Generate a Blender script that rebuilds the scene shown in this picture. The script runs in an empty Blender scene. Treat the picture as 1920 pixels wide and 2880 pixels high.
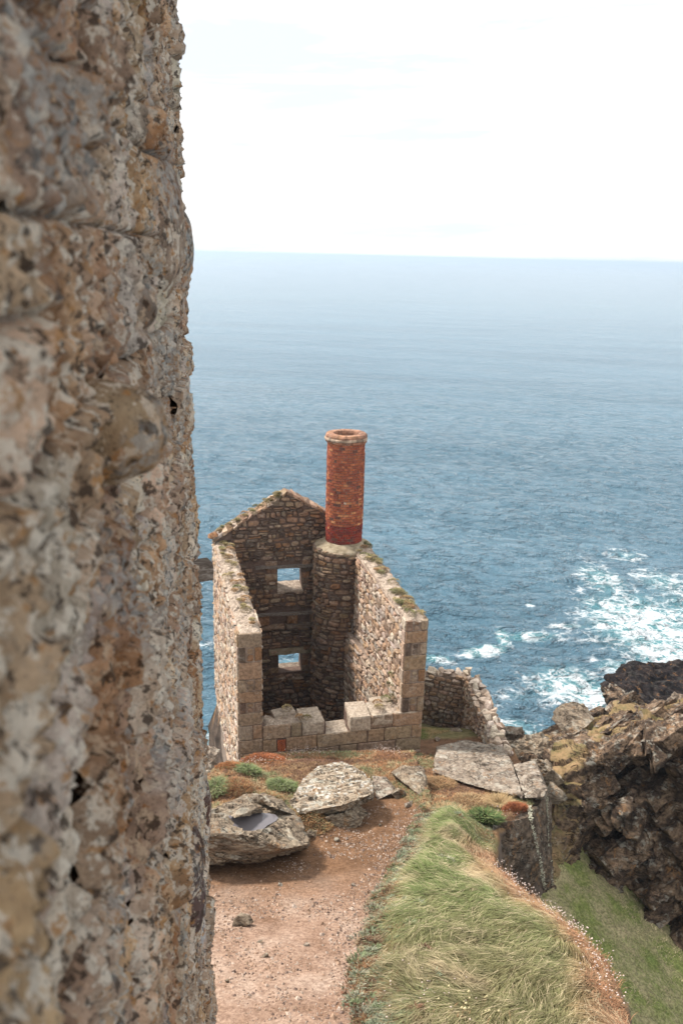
import bpy, bmesh, math, random
import numpy as np
from mathutils import Vector

random.seed(7)
RNG = np.random.default_rng(11)
SC = bpy.context.scene
COL = SC.collection

# ------------------------------------------------------------------ camera
LENS, PITCH, ROLL = 30.0, math.radians(16.75), math.radians(1.4)
fwd = np.array([0, math.cos(PITCH), -math.sin(PITCH)])
_r0 = np.array([1., 0, 0]); _u0 = np.cross(_r0, fwd)
rgt = _r0 * math.cos(ROLL) + _u0 * math.sin(ROLL)
upv = np.cross(rgt, fwd)
cam = bpy.data.cameras.new('camera')
cam.sensor_fit = 'VERTICAL'; cam.sensor_height = 36.0; cam.sensor_width = 24.0; cam.lens = LENS
cam.clip_start = 0.05; cam.clip_end = 200000
cam.dof.use_dof = True; cam.dof.focus_distance = 14.0; cam.dof.aperture_fstop = 3.2
co = bpy.data.objects.new('camera', cam); COL.objects.link(co)
from mathutils import Matrix
M = Matrix.Identity(4)
for i in range(3):
    M[i][0] = rgt[i]; M[i][1] = upv[i]; M[i][2] = -fwd[i]
co.matrix_world = M
SC.camera = co
# ------------------------------------------------------------------ light
SUN_AZ, SUN_EL = math.radians(-62), math.radians(48)     # azimuth from +Y, negative = left
SKY_STRENGTH = 0.12
CLOUD_BRIGHT = 0.92
SUN_STRENGTH, SUN_ANGLE = 4.1, 8.0
SC.view_settings.view_transform = 'Standard'
SC.view_settings.look = 'None'
SC.view_settings.exposure = 0.52
SC.view_settings.gamma = 1.0
SC.view_settings.use_curve_mapping = False
sun_dir = np.array([math.sin(SUN_AZ) * math.cos(SUN_EL), math.cos(SUN_AZ) * math.cos(SUN_EL), math.sin(SUN_EL)])
sl = bpy.data.lights.new('sun', 'SUN'); sl.energy = SUN_STRENGTH; sl.angle = math.radians(SUN_ANGLE); sl.color = (1.0, 0.955, 0.90)
so = bpy.data.objects.new('sun', sl); COL.objects.link(so)
so.rotation_euler = Vector(-sun_dir).to_track_quat('-Z', 'Y').to_euler()
so.location = (-20, 20, 40)

w = bpy.data.worlds.new('World'); SC.world = w; w.use_nodes = True
nt = w.node_tree; nt.nodes.clear()
def wn(t, **k):
    n = nt.nodes.new(t)
    for a, b in k.items(): setattr(n, a, b)
    return n
sky = wn('ShaderNodeTexSky', sky_type='NISHITA', sun_disc=False, sun_elevation=SUN_EL, sun_rotation=SUN_AZ, air_density=1.0, dust_density=2.0)
tc = wn('ShaderNodeTexCoord')
mp = wn('ShaderNodeMapping'); mp.inputs['Scale'].default_value = (1.3, 1.3, 11.0)
nz = wn('ShaderNodeTexNoise'); nz.inputs['Scale'].default_value = 2.0; nz.inputs['Detail'].default_value = 7; nz.inputs['Roughness'].default_value = .58; nz.inputs['Distortion'].default_value = .5
rp = wn('ShaderNodeValToRGB'); rp.color_ramp.elements[0].position = .36; rp.color_ramp.elements[1].position = .50
rp.color_ramp.elements[0].color = (.745, .795, .845, 1); rp.color_ramp.elements[1].color = (.99, 1., 1., 1)
bgs = wn('ShaderNodeBackground'); bgs.inputs['Strength'].default_value = SKY_STRENGTH
bgc = wn('ShaderNodeBackground'); bgc.inputs['Strength'].default_value = CLOUD_BRIGHT     # thin high overcast over the clear sky
mx = wn('ShaderNodeMixShader'); mx.inputs['Fac'].default_value = .93; out = wn('ShaderNodeOutputWorld')
L = nt.links.new
L(tc.outputs['Generated'], mp.inputs['Vector']); L(mp.outputs['Vector'], nz.inputs['Vector']); L(nz.outputs['Fac'], rp.inputs['Fac'])
L(sky.outputs['Color'], bgs.inputs['Color']); L(rp.outputs['Color'], bgc.inputs['Color'])
L(bgs.outputs['Background'], mx.inputs[1]); L(bgc.outputs['Background'], mx.inputs[2]); L(mx.outputs['Shader'], out.inputs['Surface'])

# ------------------------------------------------------------------ helpers
FPX = 2400.0
def ray(px, py):
    return fwd + rgt * ((px - 960) / FPX) - upv * ((py - 1440) / FPX)
def atD(px, py, D):
    d = ray(px, py); return d * (D / d[1])
def atz(px, py, z):
    d = ray(px, py); return d * (z / d[2])
def proj(P):
    P = np.asarray(P, float); wv = P @ fwd
    return 960 + FPX * (P @ rgt) / wv, 1440 - FPX * (P @ upv) / wv

def _h(ix, iy, iz, s):
    n = (ix.astype(np.int64) * 374761393 + iy.astype(np.int64) * 668265263 + iz.astype(np.int64) * 2147483647 + s * 974634777) & 0xffffffff
    n = ((n ^ (n >> 13)) * 1274126177) & 0xffffffff
    n = ((n ^ (n >> 16)) * 2246822519) & 0xffffffff
    n = n ^ (n >> 15)
    return (n & 0xffffff) / float(0xffffff)
def vnoise(P, s=0):
    P = np.asarray(P, float); I = np.floor(P).astype(np.int64); f = P - I; f = f * f * f * (f * (f * 6 - 15) + 10)
    r = 0
    for a in (0, 1):
        wa = f[:, 0] if a else 1 - f[:, 0]
        for b in (0, 1):
            wb = f[:, 1] if b else 1 - f[:, 1]
            for c in (0, 1):
                wc = f[:, 2] if c else 1 - f[:, 2]
                r = r + wa * wb * wc * _h(I[:, 0] + a, I[:, 1] + b, I[:, 2] + c, s)
    return r * 2 - 1
def fbm(P, scale=1., oct=4, s=0, gain=.5):
    P = np.asarray(P, float) * scale; r = 0; a = 1.; t = 0
    for o in range(oct):
        r = r + a * vnoise(P + 17.3 * o, s + o); t += a; a *= gain; P = P * 2.03
    return r / t
def chisel(P, size, s=0, tilt=.5, step=.3, block=False):
    """faceted rock relief: every cell of a jittered lattice gets a plane of its own"""
    P = np.asarray(P, float) / size
    P = P + .18 * np.stack([vnoise(P * 1.7, s + 5), vnoise(P * 1.7 + 9, s + 6), vnoise(P * 1.7 + 21, s + 7)], 1)
    I = np.floor(P).astype(np.int64)
    best = np.full(len(P), 1e9); sec = np.full(len(P), 1e9); val = np.zeros(len(P))
    for a in (-1, 0, 1):
        for b in (-1, 0, 1):
            for c in (-1, 0, 1):
                J = I + np.array([a, b, c])
                S = J + np.stack([_h(J[:, 0], J[:, 1], J[:, 2], s + k) for k in (1, 2, 3)], 1)
                D_ = np.abs(P - S); d = (D_.max(1) + .25 * D_.sum(1)) ** 2 * .8 if block else (D_ ** 2).sum(1)
                n = np.stack([_h(J[:, 0], J[:, 1], J[:, 2], s + k) for k in (11, 12, 13)], 1) - .5
                v = ((P - S) * n).sum(1) * tilt * 2 + (_h(J[:, 0], J[:, 1], J[:, 2], s + 14) - .5) * step * 2
                m = d < best
                sec = np.where(m, best, np.minimum(sec, d)); val = np.where(m, v, val); best = np.where(m, d, best)
    crack = np.clip(1 - (np.sqrt(sec) - np.sqrt(best)) / .12, 0, 1)
    return (val - .18 * crack) * size
def cellF1(P, s=0):
    P = np.asarray(P, float); I = np.floor(P).astype(np.int64); best = np.full(len(P), 9.)
    for a in (-1, 0, 1):
        for c in (-1, 0, 1):
            J = I + np.array([a, 0, c]); d = (P[:, 0] - J[:, 0] - _h(J[:, 0], J[:, 2], J[:, 0] * 0, s)) ** 2 + (P[:, 2] - J[:, 2] - _h(J[:, 0], J[:, 2], J[:, 0] * 0, s + 1)) ** 2
            best = np.minimum(best, d)
    return np.sqrt(best)
def sstep(a, b, x):
    t = np.clip((x - a) / (b - a), 0, 1); return t * t * (3 - 2 * t)

def link(name, me, mt=None, parent=None, kind=None):
    o = bpy.data.objects.new(name, me); COL.objects.link(o)
    if mt: me.materials.append(mt)
    if parent is not None: o.parent = parent
    if kind: o['kind'] = kind
    return o
def mesh(name, V, Fc, smooth=False, tint=None, attrs=None, sharp=0):
    """V (n,3); Fc list/array of faces (array of quads or tris, or list of mixed)"""
    me = bpy.data.meshes.new(name)
    V = np.asarray(V, np.float32)
    if isinstance(Fc, np.ndarray):
        k = Fc.shape[1]; tot = np.full(len(Fc), k, np.int32); idx = Fc.astype(np.int32).ravel()
    else:
        tot = np.array([len(f) for f in Fc], np.int32); idx = np.fromiter((i for f in Fc for i in f), np.int32)
    me.vertices.add(len(V)); me.vertices.foreach_set('co', V.ravel())
    me.loops.add(len(idx)); me.loops.foreach_set('vertex_index', idx)
    me.polygons.add(len(tot)); me.polygons.foreach_set('loop_start', np.concatenate([[0], np.cumsum(tot)[:-1]]).astype(np.int32))
    try: me.polygons.foreach_set('loop_total', tot)
    except Exception: pass
    me.polygons.foreach_set('use_smooth', np.full(len(tot), smooth, bool))
    if tint is not None:
        tint = np.asarray(tint, np.float32)
        if tint.ndim == 1: tint = np.tile(tint, (len(V), 1))
        a = me.attributes.new('tint', 'FLOAT_COLOR', 'POINT')
        a.data.foreach_set('color', np.concatenate([tint, np.ones((len(V), 1), np.float32)], 1).ravel())
    for n, v in (attrs or {}).items():
        a = me.attributes.new(n, 'FLOAT', 'POINT'); a.data.foreach_set('value', np.asarray(v, np.float32))
    me.update(calc_edges=True); me.validate()
    if sharp: me.set_sharp_from_angle(angle=math.radians(sharp))
    return me
def tag(o, label, cat, group=None):
    o['label'] = label; o['category'] = cat
    if group: o['group'] = group
    return o
def thing(name, label, cat, loc=(0, 0, 0), group=None):
    o = bpy.data.objects.new(name, None); COL.objects.link(o); o.empty_display_size = .2
    o.location = [float(v) for v in loc]
    return tag(o, label, cat, group)
def obj(name, V, Fc, mt, parent=None, smooth=False, tint=None, kind=None, attrs=None, sharp=0):
    V = np.asarray(V, float)
    if parent is not None:
        L0 = np.array(parent.location)
        if parent.parent is not None: L0 = L0 + np.array(parent.parent.location)
        V = V - L0
    return link(name, mesh(name, V, Fc, smooth, tint, attrs, sharp), mt, parent, kind)
def solo(name, V, Fc, mt, label, cat, group=None, smooth=False, tint=None, sharp=0):
    """a one-mesh thing with its origin at its base"""
    V = np.asarray(V, float); c = np.array([V[:, 0].mean(), V[:, 1].mean(), V[:, 2].min()])
    o = link(name, mesh(name, V - c, Fc, smooth, tint, None, sharp), mt); o.location = c
    return tag(o, label, cat, group)
def gridfaces(nx, ny):
    i, j = np.meshgrid(np.arange(nx - 1), np.arange(ny - 1), indexing='ij')
    a = (i * ny + j).ravel()
    return np.stack([a, a + ny, a + ny + 1, a + 1], 1)
class MB:
    def __init__(s): s.V = []; s.F = []; s.T = []; s.n = 0
    def add(s, V, Fc, t=None):
        V = np.asarray(V, float); s.V.append(V)
        s.F.extend([tuple(int(i) + s.n for i in f) for f in Fc])
        s.T.append(np.tile(np.asarray(t if t is not None else (.3, .3, .3), float), (len(V), 1)) if t is None or np.ndim(t) == 1 else np.asarray(t))
        s.n += len(V)
    def get(s): return np.concatenate(s.V), s.F, np.concatenate(s.T)
def orient(V, Fc):
    """consistent outward normals for a mesh list"""
    bm = bmesh.new(); vs = [bm.verts.new(v) for v in V]
    for f in Fc:
        try: bm.faces.new([vs[i] for i in f])
        except ValueError: pass
    bmesh.ops.recalc_face_normals(bm, faces=bm.faces); bm.verts.index_update()
    F2 = [tuple(v.index for v in f.verts) for f in bm.faces]; bm.free(); return F2

# ------------------------------------------------------------------ materials
class NT:
    def __init__(s, name):
        s.m = bpy.data.materials.new(name); s.m.use_nodes = True; s.t = s.m.node_tree
        s.t.nodes.clear(); s.o = s.t.nodes.new('ShaderNodeOutputMaterial'); s.b = s.t.nodes.new('ShaderNodeBsdfPrincipled')
        s.t.links.new(s.b.outputs[0], s.o.inputs['Surface']); s.pos = s.t.nodes.new('ShaderNodeNewGeometry').outputs['Position']
        s.b.inputs['Roughness'].default_value = .9; s.b.inputs['Specular IOR Level'].default_value = .12
    def n(s, ty, **k):
        x = s.t.nodes.new(ty)
        for a, b in k.items(): setattr(x, a, b)
        return x
    def put(s, sock, v):
        if isinstance(v, bpy.types.NodeSocket): s.t.links.new(v, sock)
        elif isinstance(v, (tuple, list)) and len(v) == 3 and sock.type == 'RGBA': sock.default_value = (*v, 1)
        else: sock.default_value = v
    def scale(s, vec, sc):
        x = s.n('ShaderNodeVectorMath', operation='MULTIPLY'); s.put(x.inputs[0], vec); x.inputs[1].default_value = sc; return x.outputs[0]
    def noise(s, sc, det=4, ro=.55, vec=None, dist=0.):
        x = s.n('ShaderNodeTexNoise'); s.put(x.inputs['Vector'], vec or s.pos); x.inputs['Scale'].default_value = sc
        x.inputs['Detail'].default_value = det; x.inputs['Roughness'].default_value = ro; x.inputs['Distortion'].default_value = dist
        return x.outputs['Fac']
    def voro(s, sc, feat='F1', vec=None, rnd=1.):
        x = s.n('ShaderNodeTexVoronoi', feature=feat); s.put(x.inputs['Vector'], vec or s.pos); x.inputs['Scale'].default_value = sc
        x.inputs['Randomness'].default_value = rnd
        return x.outputs['Distance']
    def ramp(s, f, *st):
        x = s.n('ShaderNodeMapRange', interpolation_type='SMOOTHSTEP'); s.put(x.inputs[0], f)
        x.inputs[1].default_value, x.inputs[2].default_value, x.inputs[3].default_value, x.inputs[4].default_value = st
        return x.outputs[0]
    def cramp(s, f, stops):
        x = s.n('ShaderNodeValToRGB'); s.put(x.inputs[0], f); e = x.color_ramp.elements
        while len(e) < len(stops): e.new(.5)
        for q, (p, c) in zip(e, stops): q.position = p; q.color = (*c, 1)
        return x.outputs[0]
    def mix(s, f, a, b, mode='MIX'):
        x = s.n('ShaderNodeMix', data_type='RGBA', blend_type=mode); s.put(x.inputs[0], f); s.put(x.inputs[6], a); s.put(x.inputs[7], b); return x.outputs[2]
    def math(s, op, a, b=0., c=None):
        x = s.n('ShaderNodeMath', operation=op); s.put(x.inputs[0], a); s.put(x.inputs[1], b)
        if c is not None: s.put(x.inputs[2], c)
        return x.outputs[0]
    def attr(s, nm, col=True):
        x = s.n('ShaderNodeAttribute', attribute_name=nm); return x.outputs['Color'] if col else x.outputs['Fac']
    def bump(s, h, st=.5, d=.02, prev=None):
        x = s.n('ShaderNodeBump'); s.put(x.inputs['Height'], h); x.inputs['Strength'].default_value = st; x.inputs['Distance'].default_value = d
        if prev: s.put(x.inputs['Normal'], prev)
        return x.outputs[0]
    def upz(s):
        g = s.n('ShaderNodeNewGeometry'); x = s.n('ShaderNodeSeparateXYZ'); s.put(x.inputs[0], g.outputs['Normal']); return x.outputs[2]
    def done(s, col, nrm=None, rough=None):
        s.put(s.b.inputs['Base Color'], col)
        if nrm: s.put(s.b.inputs['Normal'], nrm)
        if rough is not None: s.put(s.b.inputs['Roughness'], rough)
        return s.m
def speckle(a, base, light=(.56, .46, .36), dark=(.06, .042, .034), sc=1.):
    """granite-like mottling: grain, pale crystals, dark mica"""
    c = a.mix(a.ramp(a.noise(9 * sc, 5, .65), .3, .7, 0., 1.), a.mix(1., base, (.62, .58, .55), 'MULTIPLY'), a.mix(1., base, (1.28, 1.24, 1.2), 'MULTIPLY'))
    c = a.mix(a.ramp(a.noise(34 * sc, 3, .6), .58, .70, 0., .40), c, light)
    c = a.mix(a.ramp(a.noise(41 * sc, 3, .6, vec=a.scale(a.pos, (1.1, .9, 1.))), .60, .72, 0., .75), c, dark)
    return c
def m_stone(name, lich=.55, orange=.4, sc=1.):
    a = NT(name); c = speckle(a, a.attr('tint'), sc=sc)
    c = a.mix(a.math('MULTIPLY', a.ramp(a.noise(3.1, 4, .6), .55, .66, 0., 1.), a.ramp(a.noise(22 * sc, 3, .6), .42, .6, 0., lich)), c, (.60, .56, .48))
    c = a.mix(a.math('MULTIPLY', a.ramp(a.noise(1.9, 3, .6, vec=a.scale(a.pos, (1., 1.2, .8))), .56, .68, 0., 1.), a.ramp(a.noise(15 * sc, 3), .45, .62, 0., orange)), c, (.36, .19, .075))
    h = a.math('ADD', a.noise(14 * sc, 6, .65), a.math('MULTIPLY', a.noise(55 * sc, 3, .6), .35))
    return a.done(c, a.bump(h, .8, .035 / sc))
def m_mortar(name, col=(.40, .33, .27), sc=1.):
    a = NT(name)
    c = a.mix(a.ramp(a.noise(5 * sc, 6, .65), .3, .7, 0., 1.), tuple(x * .55 for x in col), tuple(x * 1.25 for x in col))
    c = a.mix(a.ramp(a.voro(16 * sc), .15, .5, .0, .5), c, (.20, .13, .095))
    return a.done(c, a.bump(a.math('ADD', a.noise(12 * sc, 6, .7), a.voro(20 * sc)), .9, .04 / sc))
def m_rock(name, pale, mid, darkc, spots=0., grass=0., gcol=(.28, .195, .095), lich=.5, strata=(1., 1., 3.), bs=1.):
    a = NT(name)
    v = a.scale(a.pos, strata)
    c = a.cramp(a.noise(1.3, 7, .66, vec=v, dist=.6), [(.28, darkc), (.47, mid), (.68, pale)])
    c = a.mix(a.ramp(a.noise(7, 6, .7, vec=v), .35, .65, .0, 1.), a.mix(1., c, (.60, .57, .55), 'MULTIPLY'), a.mix(1., c, (1.3, 1.28, 1.24), 'MULTIPLY'))
    c = a.mix(a.ramp(a.noise(26, 4, .7), .58, .7, 0., .6), c, tuple(x * .3 for x in mid))
    c = a.mix(a.math('MULTIPLY', a.ramp(a.noise(2.3, 5, .65, vec=a.scale(a.pos, (1, 1.1, 1.2))), .52, .62, 0., 1.), a.ramp(a.upz(), .1, .6, 0., lich)), c, (.56, .53, .44))
    c = a.mix(a.math('MULTIPLY', a.ramp(a.noise(1.7, 5, .65, vec=a.scale(a.pos, (1.3, .9, 1))), .56, .66, 0., .7), a.ramp(a.noise(11, 4), .4, .6, 0., 1.)), c, (.33, .17, .07))
    if spots:
        c = a.mix(a.math('MULTIPLY', a.ramp(a.voro(5.5), .42, .30, 0., 1.), a.ramp(a.noise(1.1, 4, .6), .42, .55, 0., spots)), c, (.64, .60, .53))
    if grass:
        f = a.math('MULTIPLY', a.ramp(a.upz(), .25, .6, 0., 1.), a.ramp(a.math('ADD', a.attr('turf', False), a.math('MULTIPLY_ADD', a.noise(3, 5, .7), .8, -.4)), .35, .6, 0., .9))
        g = a.cramp(a.noise(2.2, 6, .7), [(.3, (.12, .12, .045)), (.5, gcol), (.7, (.44, .28, .15))])
        c = a.mix(f, c, g)
    vs = a.n('ShaderNodeVectorRotate', rotation_type='EULER_XYZ'); a.put(vs.inputs['Vector'], a.pos); vs.inputs['Rotation'].default_value = (.25, -.3, .4)
    ck = a.math('ABSOLUTE', a.math('SUBTRACT', a.noise(1.6, 4, .6, vec=a.scale(vs.outputs[0], (.8, .8, 4.5)), dist=.3), .5))
    ck = a.math('MULTIPLY', a.ramp(ck, .004, .026, 1., 0.), a.ramp(a.noise(1.2, 3), .42, .56, 0., .85))
    c = a.mix(ck, c, tuple(x * .22 for x in mid))
    h = a.math('ADD', a.noise(6, 8, .68, vec=v), a.math('MULTIPLY', a.noise(24, 5, .7, vec=v), .45))
    h = a.math('ADD', h, a.math('MULTIPLY', ck, -.6))
    return a.done(c, a.bump(h, .9, .09 * bs))
MAT = {}
MAT['stone'] = m_stone('wall_stone', .30, .5)
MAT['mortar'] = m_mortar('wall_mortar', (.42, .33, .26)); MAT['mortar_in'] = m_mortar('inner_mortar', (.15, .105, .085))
MAT['captop'] = m_mortar('wall_top_rubble', (.62, .51, .40))
def m_near(name, tinted=True, dk=.86):
    a = NT(name); b_ = a.attr('tint') if tinted else a.cramp(a.noise(3, 4), [(.35, (.34, .25, .19)), (.65, (.46, .38, .32))])
    c = a.mix(a.ramp(a.noise(6, 4, .6), .35, .65, 0., 1.), a.mix(1., b_, (.72, .66, .62), 'MULTIPLY'), a.mix(1., b_, (1.25, 1.2, 1.16), 'MULTIPLY'))
    c = a.mix(a.ramp(a.noise(16, 5, .68), .51, .57, 0., .85), c, (.78, .68, .56))
    c = a.mix(a.ramp(a.noise(15, 5, .68, vec=a.scale(a.pos, (1.1, .9, 1.05))), .56, .64, 0., .85), c, (.46, .235, .09))
    c = a.mix(a.ramp(a.noise(18, 5, .68, vec=a.scale(a.pos, (.9, 1.1, 1.0))), .54, .60, 0., dk), c, (.06, .04, .03))
    c = a.mix(a.ramp(a.noise(75, 3, .6), .58, .68, 0., .6), c, (.11, .085, .07))
    c = a.mix(a.ramp(a.noise(1.3, 4, .6, vec=a.scale(a.pos, (1., 1.3, .8))), .48, .62, 0., .8), c, a.mix(1., c, (.68, .50, .36), 'MULTIPLY'))
    c = a.mix(a.math('MULTIPLY', a.ramp(a.noise(1.6, 4, .6), .5, .62, 0., 1.), a.ramp(a.noise(33, 3, .6), .42, .58, 0., .6)), c, (.44, .44, .42))
    h = a.math('ADD', a.noise(26, 6, .7), a.math('MULTIPLY', a.noise(80, 4, .7), .4))
    return a.done(c, a.bump(h, 1., .045))
MAT['near'] = m_near('near_granite')
MAT['nearmortar'] = m_near('near_mortar', False, .35)
MAT['boulder'] = m_rock('slate_boulder', (.44, .355, .26), (.29, .23, .17), (.13, .10, .078), lich=.45, strata=(1, 1, 4))
MAT['slab'] = m_rock('pale_slab', (.47, .39, .315), (.33, .265, .21), (.17, .135, .11), lich=.6, strata=(1, 1, 2.5))
MAT['bigslab'] = m_rock('big_slab_rock', (.43, .36, .29), (.29, .235, .185), (.15, .12, .095), lich=.35, spots=.25, strata=(1, 1, 2))
MAT['lichslab'] = m_rock('lichened_slab', (.52, .43, .33), (.38, .30, .22), (.20, .155, .12), spots=.95, lich=.8, strata=(1, 1, 2))
MAT['cliff'] = m_rock('dark_cliff_rock', (.34, .235, .155), (.092, .064, .046), (.022, .017, .014), grass=.62, lich=.45, strata=(1.2, 1, 1.6), bs=.8)
MAT['cliffblock'] = m_rock('cliff_block_rock', (.33, .228, .15), (.088, .06, .043), (.022, .016, .014), lich=.35, strata=(1.2, 1, 1.6), bs=.8)
MAT['searock'] = m_rock('wet_dark_rock', (.058, .040, .034), (.020, .016, .017), (.009, .008, .009), lich=.05, strata=(1.2, 1, 1.4), bs=1.3)
MAT['block'] = m_rock('dark_block_rock', (.24, .175, .125), (.105, .078, .058), (.035, .027, .022), lich=.3, strata=(1, 1, 1.2))
def m_tint(name, rough=.8, var=.35, sc=20, trans=0.):
    a = NT(name); c = a.attr('tint')
    c = a.mix(a.ramp(a.noise(sc, 3), .3, .7, 0., 1.), a.mix(1., c, (1 - var,) * 3, 'MULTIPLY'), a.mix(1., c, (1 + var,) * 3, 'MULTIPLY'))
    return a.done(c, None, rough)
MAT['plant'] = m_tint('plant_blades', .75, .2, 3)
MAT['pebble'] = m_tint('pebbles', .9, .3, 30)
def m_brick():
    a = NT('red_brick'); c = a.attr('tint')
    c = a.mix(a.ramp(a.noise(13, 5, .7), .3, .7, 0., 1.), a.mix(1., c, (.6, .55, .52), 'MULTIPLY'), a.mix(1., c, (1.25, 1.2, 1.15), 'MULTIPLY'))
    c = a.mix(a.ramp(a.noise(1.5, 5, .7, vec=a.scale(a.pos, (1, 1, .7))), .54, .70, 0., .55), c, (.17, .055, .04))
    c = a.mix(a.ramp(a.noise(30, 3), .64, .74, 0., .25), c, (.52, .40, .32))
    return a.done(c, a.bump(a.noise(28, 5, .7), .6, .02))
MAT['brick'] = m_brick()
def m_wood():
    a = NT('weathered_timber'); v = a.scale(a.pos, (3, 3, 30))
    v2 = a.scale(a.pos, (2.5, 22, 22))
    c = a.cramp(a.noise(2, 6, .7, vec=v2), [(.3, (.06, .045, .037)), (.5, (.17, .135, .11)), (.7, (.36, .315, .275))])
    return a.done(c, a.bump(a.noise(3, 6, .7, vec=v2), .8, .03))
MAT['wood'] = m_wood()
def m_conc():
    a = NT('weathered_cement'); c = a.cramp(a.noise(4, 6, .65), [(.3, (.15, .115, .07)), (.5, (.30, .24, .16)), (.7, (.42, .35, .26))])
    return a.done(c, a.bump(a.noise(15, 5, .7), .6, .03))
MAT['cement'] = m_conc()
def m_water_pool():
    a = NT('puddle_water'); a.b.inputs['Roughness'].default_value = .04; a.b.inputs['Specular IOR Level'].default_value = .5
    return a.done((.15, .135, .14), a.bump(a.noise(6, 2), .05, .01), .05)
MAT['pool'] = m_water_pool()

def m_sea():
    a = NT('sea_water'); a.b.inputs['IOR'].default_value = 1.333; a.b.inputs['Specular IOR Level'].default_value = .5
    wv = a.n('ShaderNodeVectorRotate', rotation_type='Z_AXIS'); a.put(wv.inputs['Vector'], a.pos); wv.inputs['Angle'].default_value = math.radians(10)
    v = a.scale(wv.outputs[0], (.85, 1.25, 1.))
    foam = a.attr('foam', False)
    n1 = a.ramp(a.noise(.5, 4, .6, vec=v, dist=.35), .44, .80, 0., 1.5); n2 = a.noise(1.5, 5, .65, vec=v, dist=.3); n3 = a.noise(.1, 4, .6, vec=v)
    n4 = a.noise(.02, 4, .6, vec=a.scale(wv.outputs[0], (.35, 1.6, 1)))
    h = a.math('ADD', n1, a.math('MULTIPLY', n2, .8)); h = a.math('ADD', h, a.math('MULTIPLY', n3, 2.6)); h = a.math('ADD', h, a.math('MULTIPLY', a.noise(.03, 4, .6, vec=v), 7.))
    deep = a.cramp(n4, [(.35, (.057, .130, .180)), (.65, (.084, .172, .230))])
    deep = a.mix(a.ramp(foam, .15, .75, 0., .85), deep, (.085, .29, .31))
    # lacy foam: thin cell walls of a distorted net, thickening where the surf is strong
    dv = a.n('ShaderNodeTexNoise'); a.put(dv.inputs['Vector'], a.pos); dv.inputs['Scale'].default_value = .7; dv.inputs['Detail'].default_value = 4
    ad = a.n('ShaderNodeVectorMath', operation='MULTIPLY_ADD'); a.put(ad.inputs[0], dv.outputs['Color']); ad.inputs[1].default_value = (2.6, 2.6, 0); a.put(ad.inputs[2], a.scale(a.pos, (.9, 1., 1)))
    e1 = a.voro(.62, 'DISTANCE_TO_EDGE', vec=ad.outputs[0]); e2 = a.voro(1.7, 'DISTANCE_TO_EDGE', vec=ad.outputs[0])
    lace = a.math('MAXIMUM', a.ramp(e1, .0, .30, 1., 0.), a.math('MULTIPLY', a.ramp(e2, .0, .3, 1., 0.), .8))
    patch = a.noise(.5, 4, .62, dist=.6)
    v_ = a.math('ADD', a.math('MULTIPLY', lace, .62), a.math('MULTIPLY_ADD', patch, 1.5, -.42))
    v_ = a.math('ADD', v_, a.math('MULTIPLY_ADD', a.noise(3.2, 5, .66), .24, -.12))
    thr = a.math('MULTIPLY_ADD', foam, -.76, 1.08)
    f = a.math('SUBTRACT', v_, thr)
    f = a.math('MULTIPLY', a.ramp(f, -.10, .40, 0., .95), a.ramp(foam, .03, .2, 0., 1.))
    col = a.mix(f, deep, (.70, .74, .76))
    a.put(a.b.inputs['Specular IOR Level'], a.math('MULTIPLY_ADD', f, -.4, .5))
    nb_ = a.n('ShaderNodeBump'); a.put(nb_.inputs['Height'], h); nb_.inputs['Distance'].default_value = .9
    nb = nb_.outputs[0]
    ln_ = a.n('ShaderNodeVectorMath', operation='LENGTH'); a.put(ln_.inputs[0], a.pos); far_ = a.ramp(a.math('LOGARITHM', ln_.outputs['Value'], 10.), 1.75, 2.95, 0., 1.); a.put(nb_.inputs['Strength'], a.math('MULTIPLY_ADD', far_, -.78, 1.))
    return a.done(col, nb, a.math('MULTIPLY_ADD', far_, .06, a.math('MULTIPLY_ADD', f, .6, .07)))
MAT['sea'] = m_sea()
def m_ground():
    a = NT('headland_ground')
    W = a.n('ShaderNodeSeparateColor'); a.put(W.inputs[0], a.attr('tint'))
    soil = a.cramp(a.noise(.9, 6, .62), [(.3, (.25, .15, .098)), (.5, (.385, .257, .185)), (.7, (.47, .35, .27))])
    soil2 = a.cramp(a.noise(1.6, 6, .65), [(.3, (.12, .066, .036)), (.6, (.23, .125, .066)), (.75, (.31, .19, .115))])
    soil = a.mix(W.outputs[0], soil2, soil)
    soil = a.mix(a.ramp(a.noise(13, 5, .75), .35, .65, 0., 1.), a.mix(1., soil, (.66, .62, .6), 'MULTIPLY'), a.mix(1., soil, (1.2, 1.2, 1.2), 'MULTIPLY'))
    soil = a.mix(a.ramp(a.noise(40, 3, .7), .62, .7, 0., .3), soil, (.50, .39, .31))
    grass = a.cramp(a.noise(3, 6, .7), [(.3, (.09, .085, .035)), (.48, (.17, .155, .065)), (.68, (.30, .23, .12))])
    heath = a.cramp(a.noise(4, 6, .7), [(.3, (.10, .055, .03)), (.5, (.22, .13, .065)), (.7, (.33, .235, .135))])
    rock = a.cramp(a.noise(2, 6, .7), [(.3, (.06, .045, .035)), (.6, (.15, .11, .085)), (.75, (.22, .17, .13))])
    c = a.mix(W.outputs[1], soil, grass); c = a.mix(W.outputs[2], c, heath)
    c = a.mix(a.ramp(a.upz(), .35, .6, 1., 0.), c, rock)
    h = a.math('ADD', a.noise(9, 7, .72), a.math('MULTIPLY', a.noise(38, 4, .7), .4))
    return a.done(c, a.bump(h, .9, .06))
MAT['ground'] = m_ground()
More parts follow.
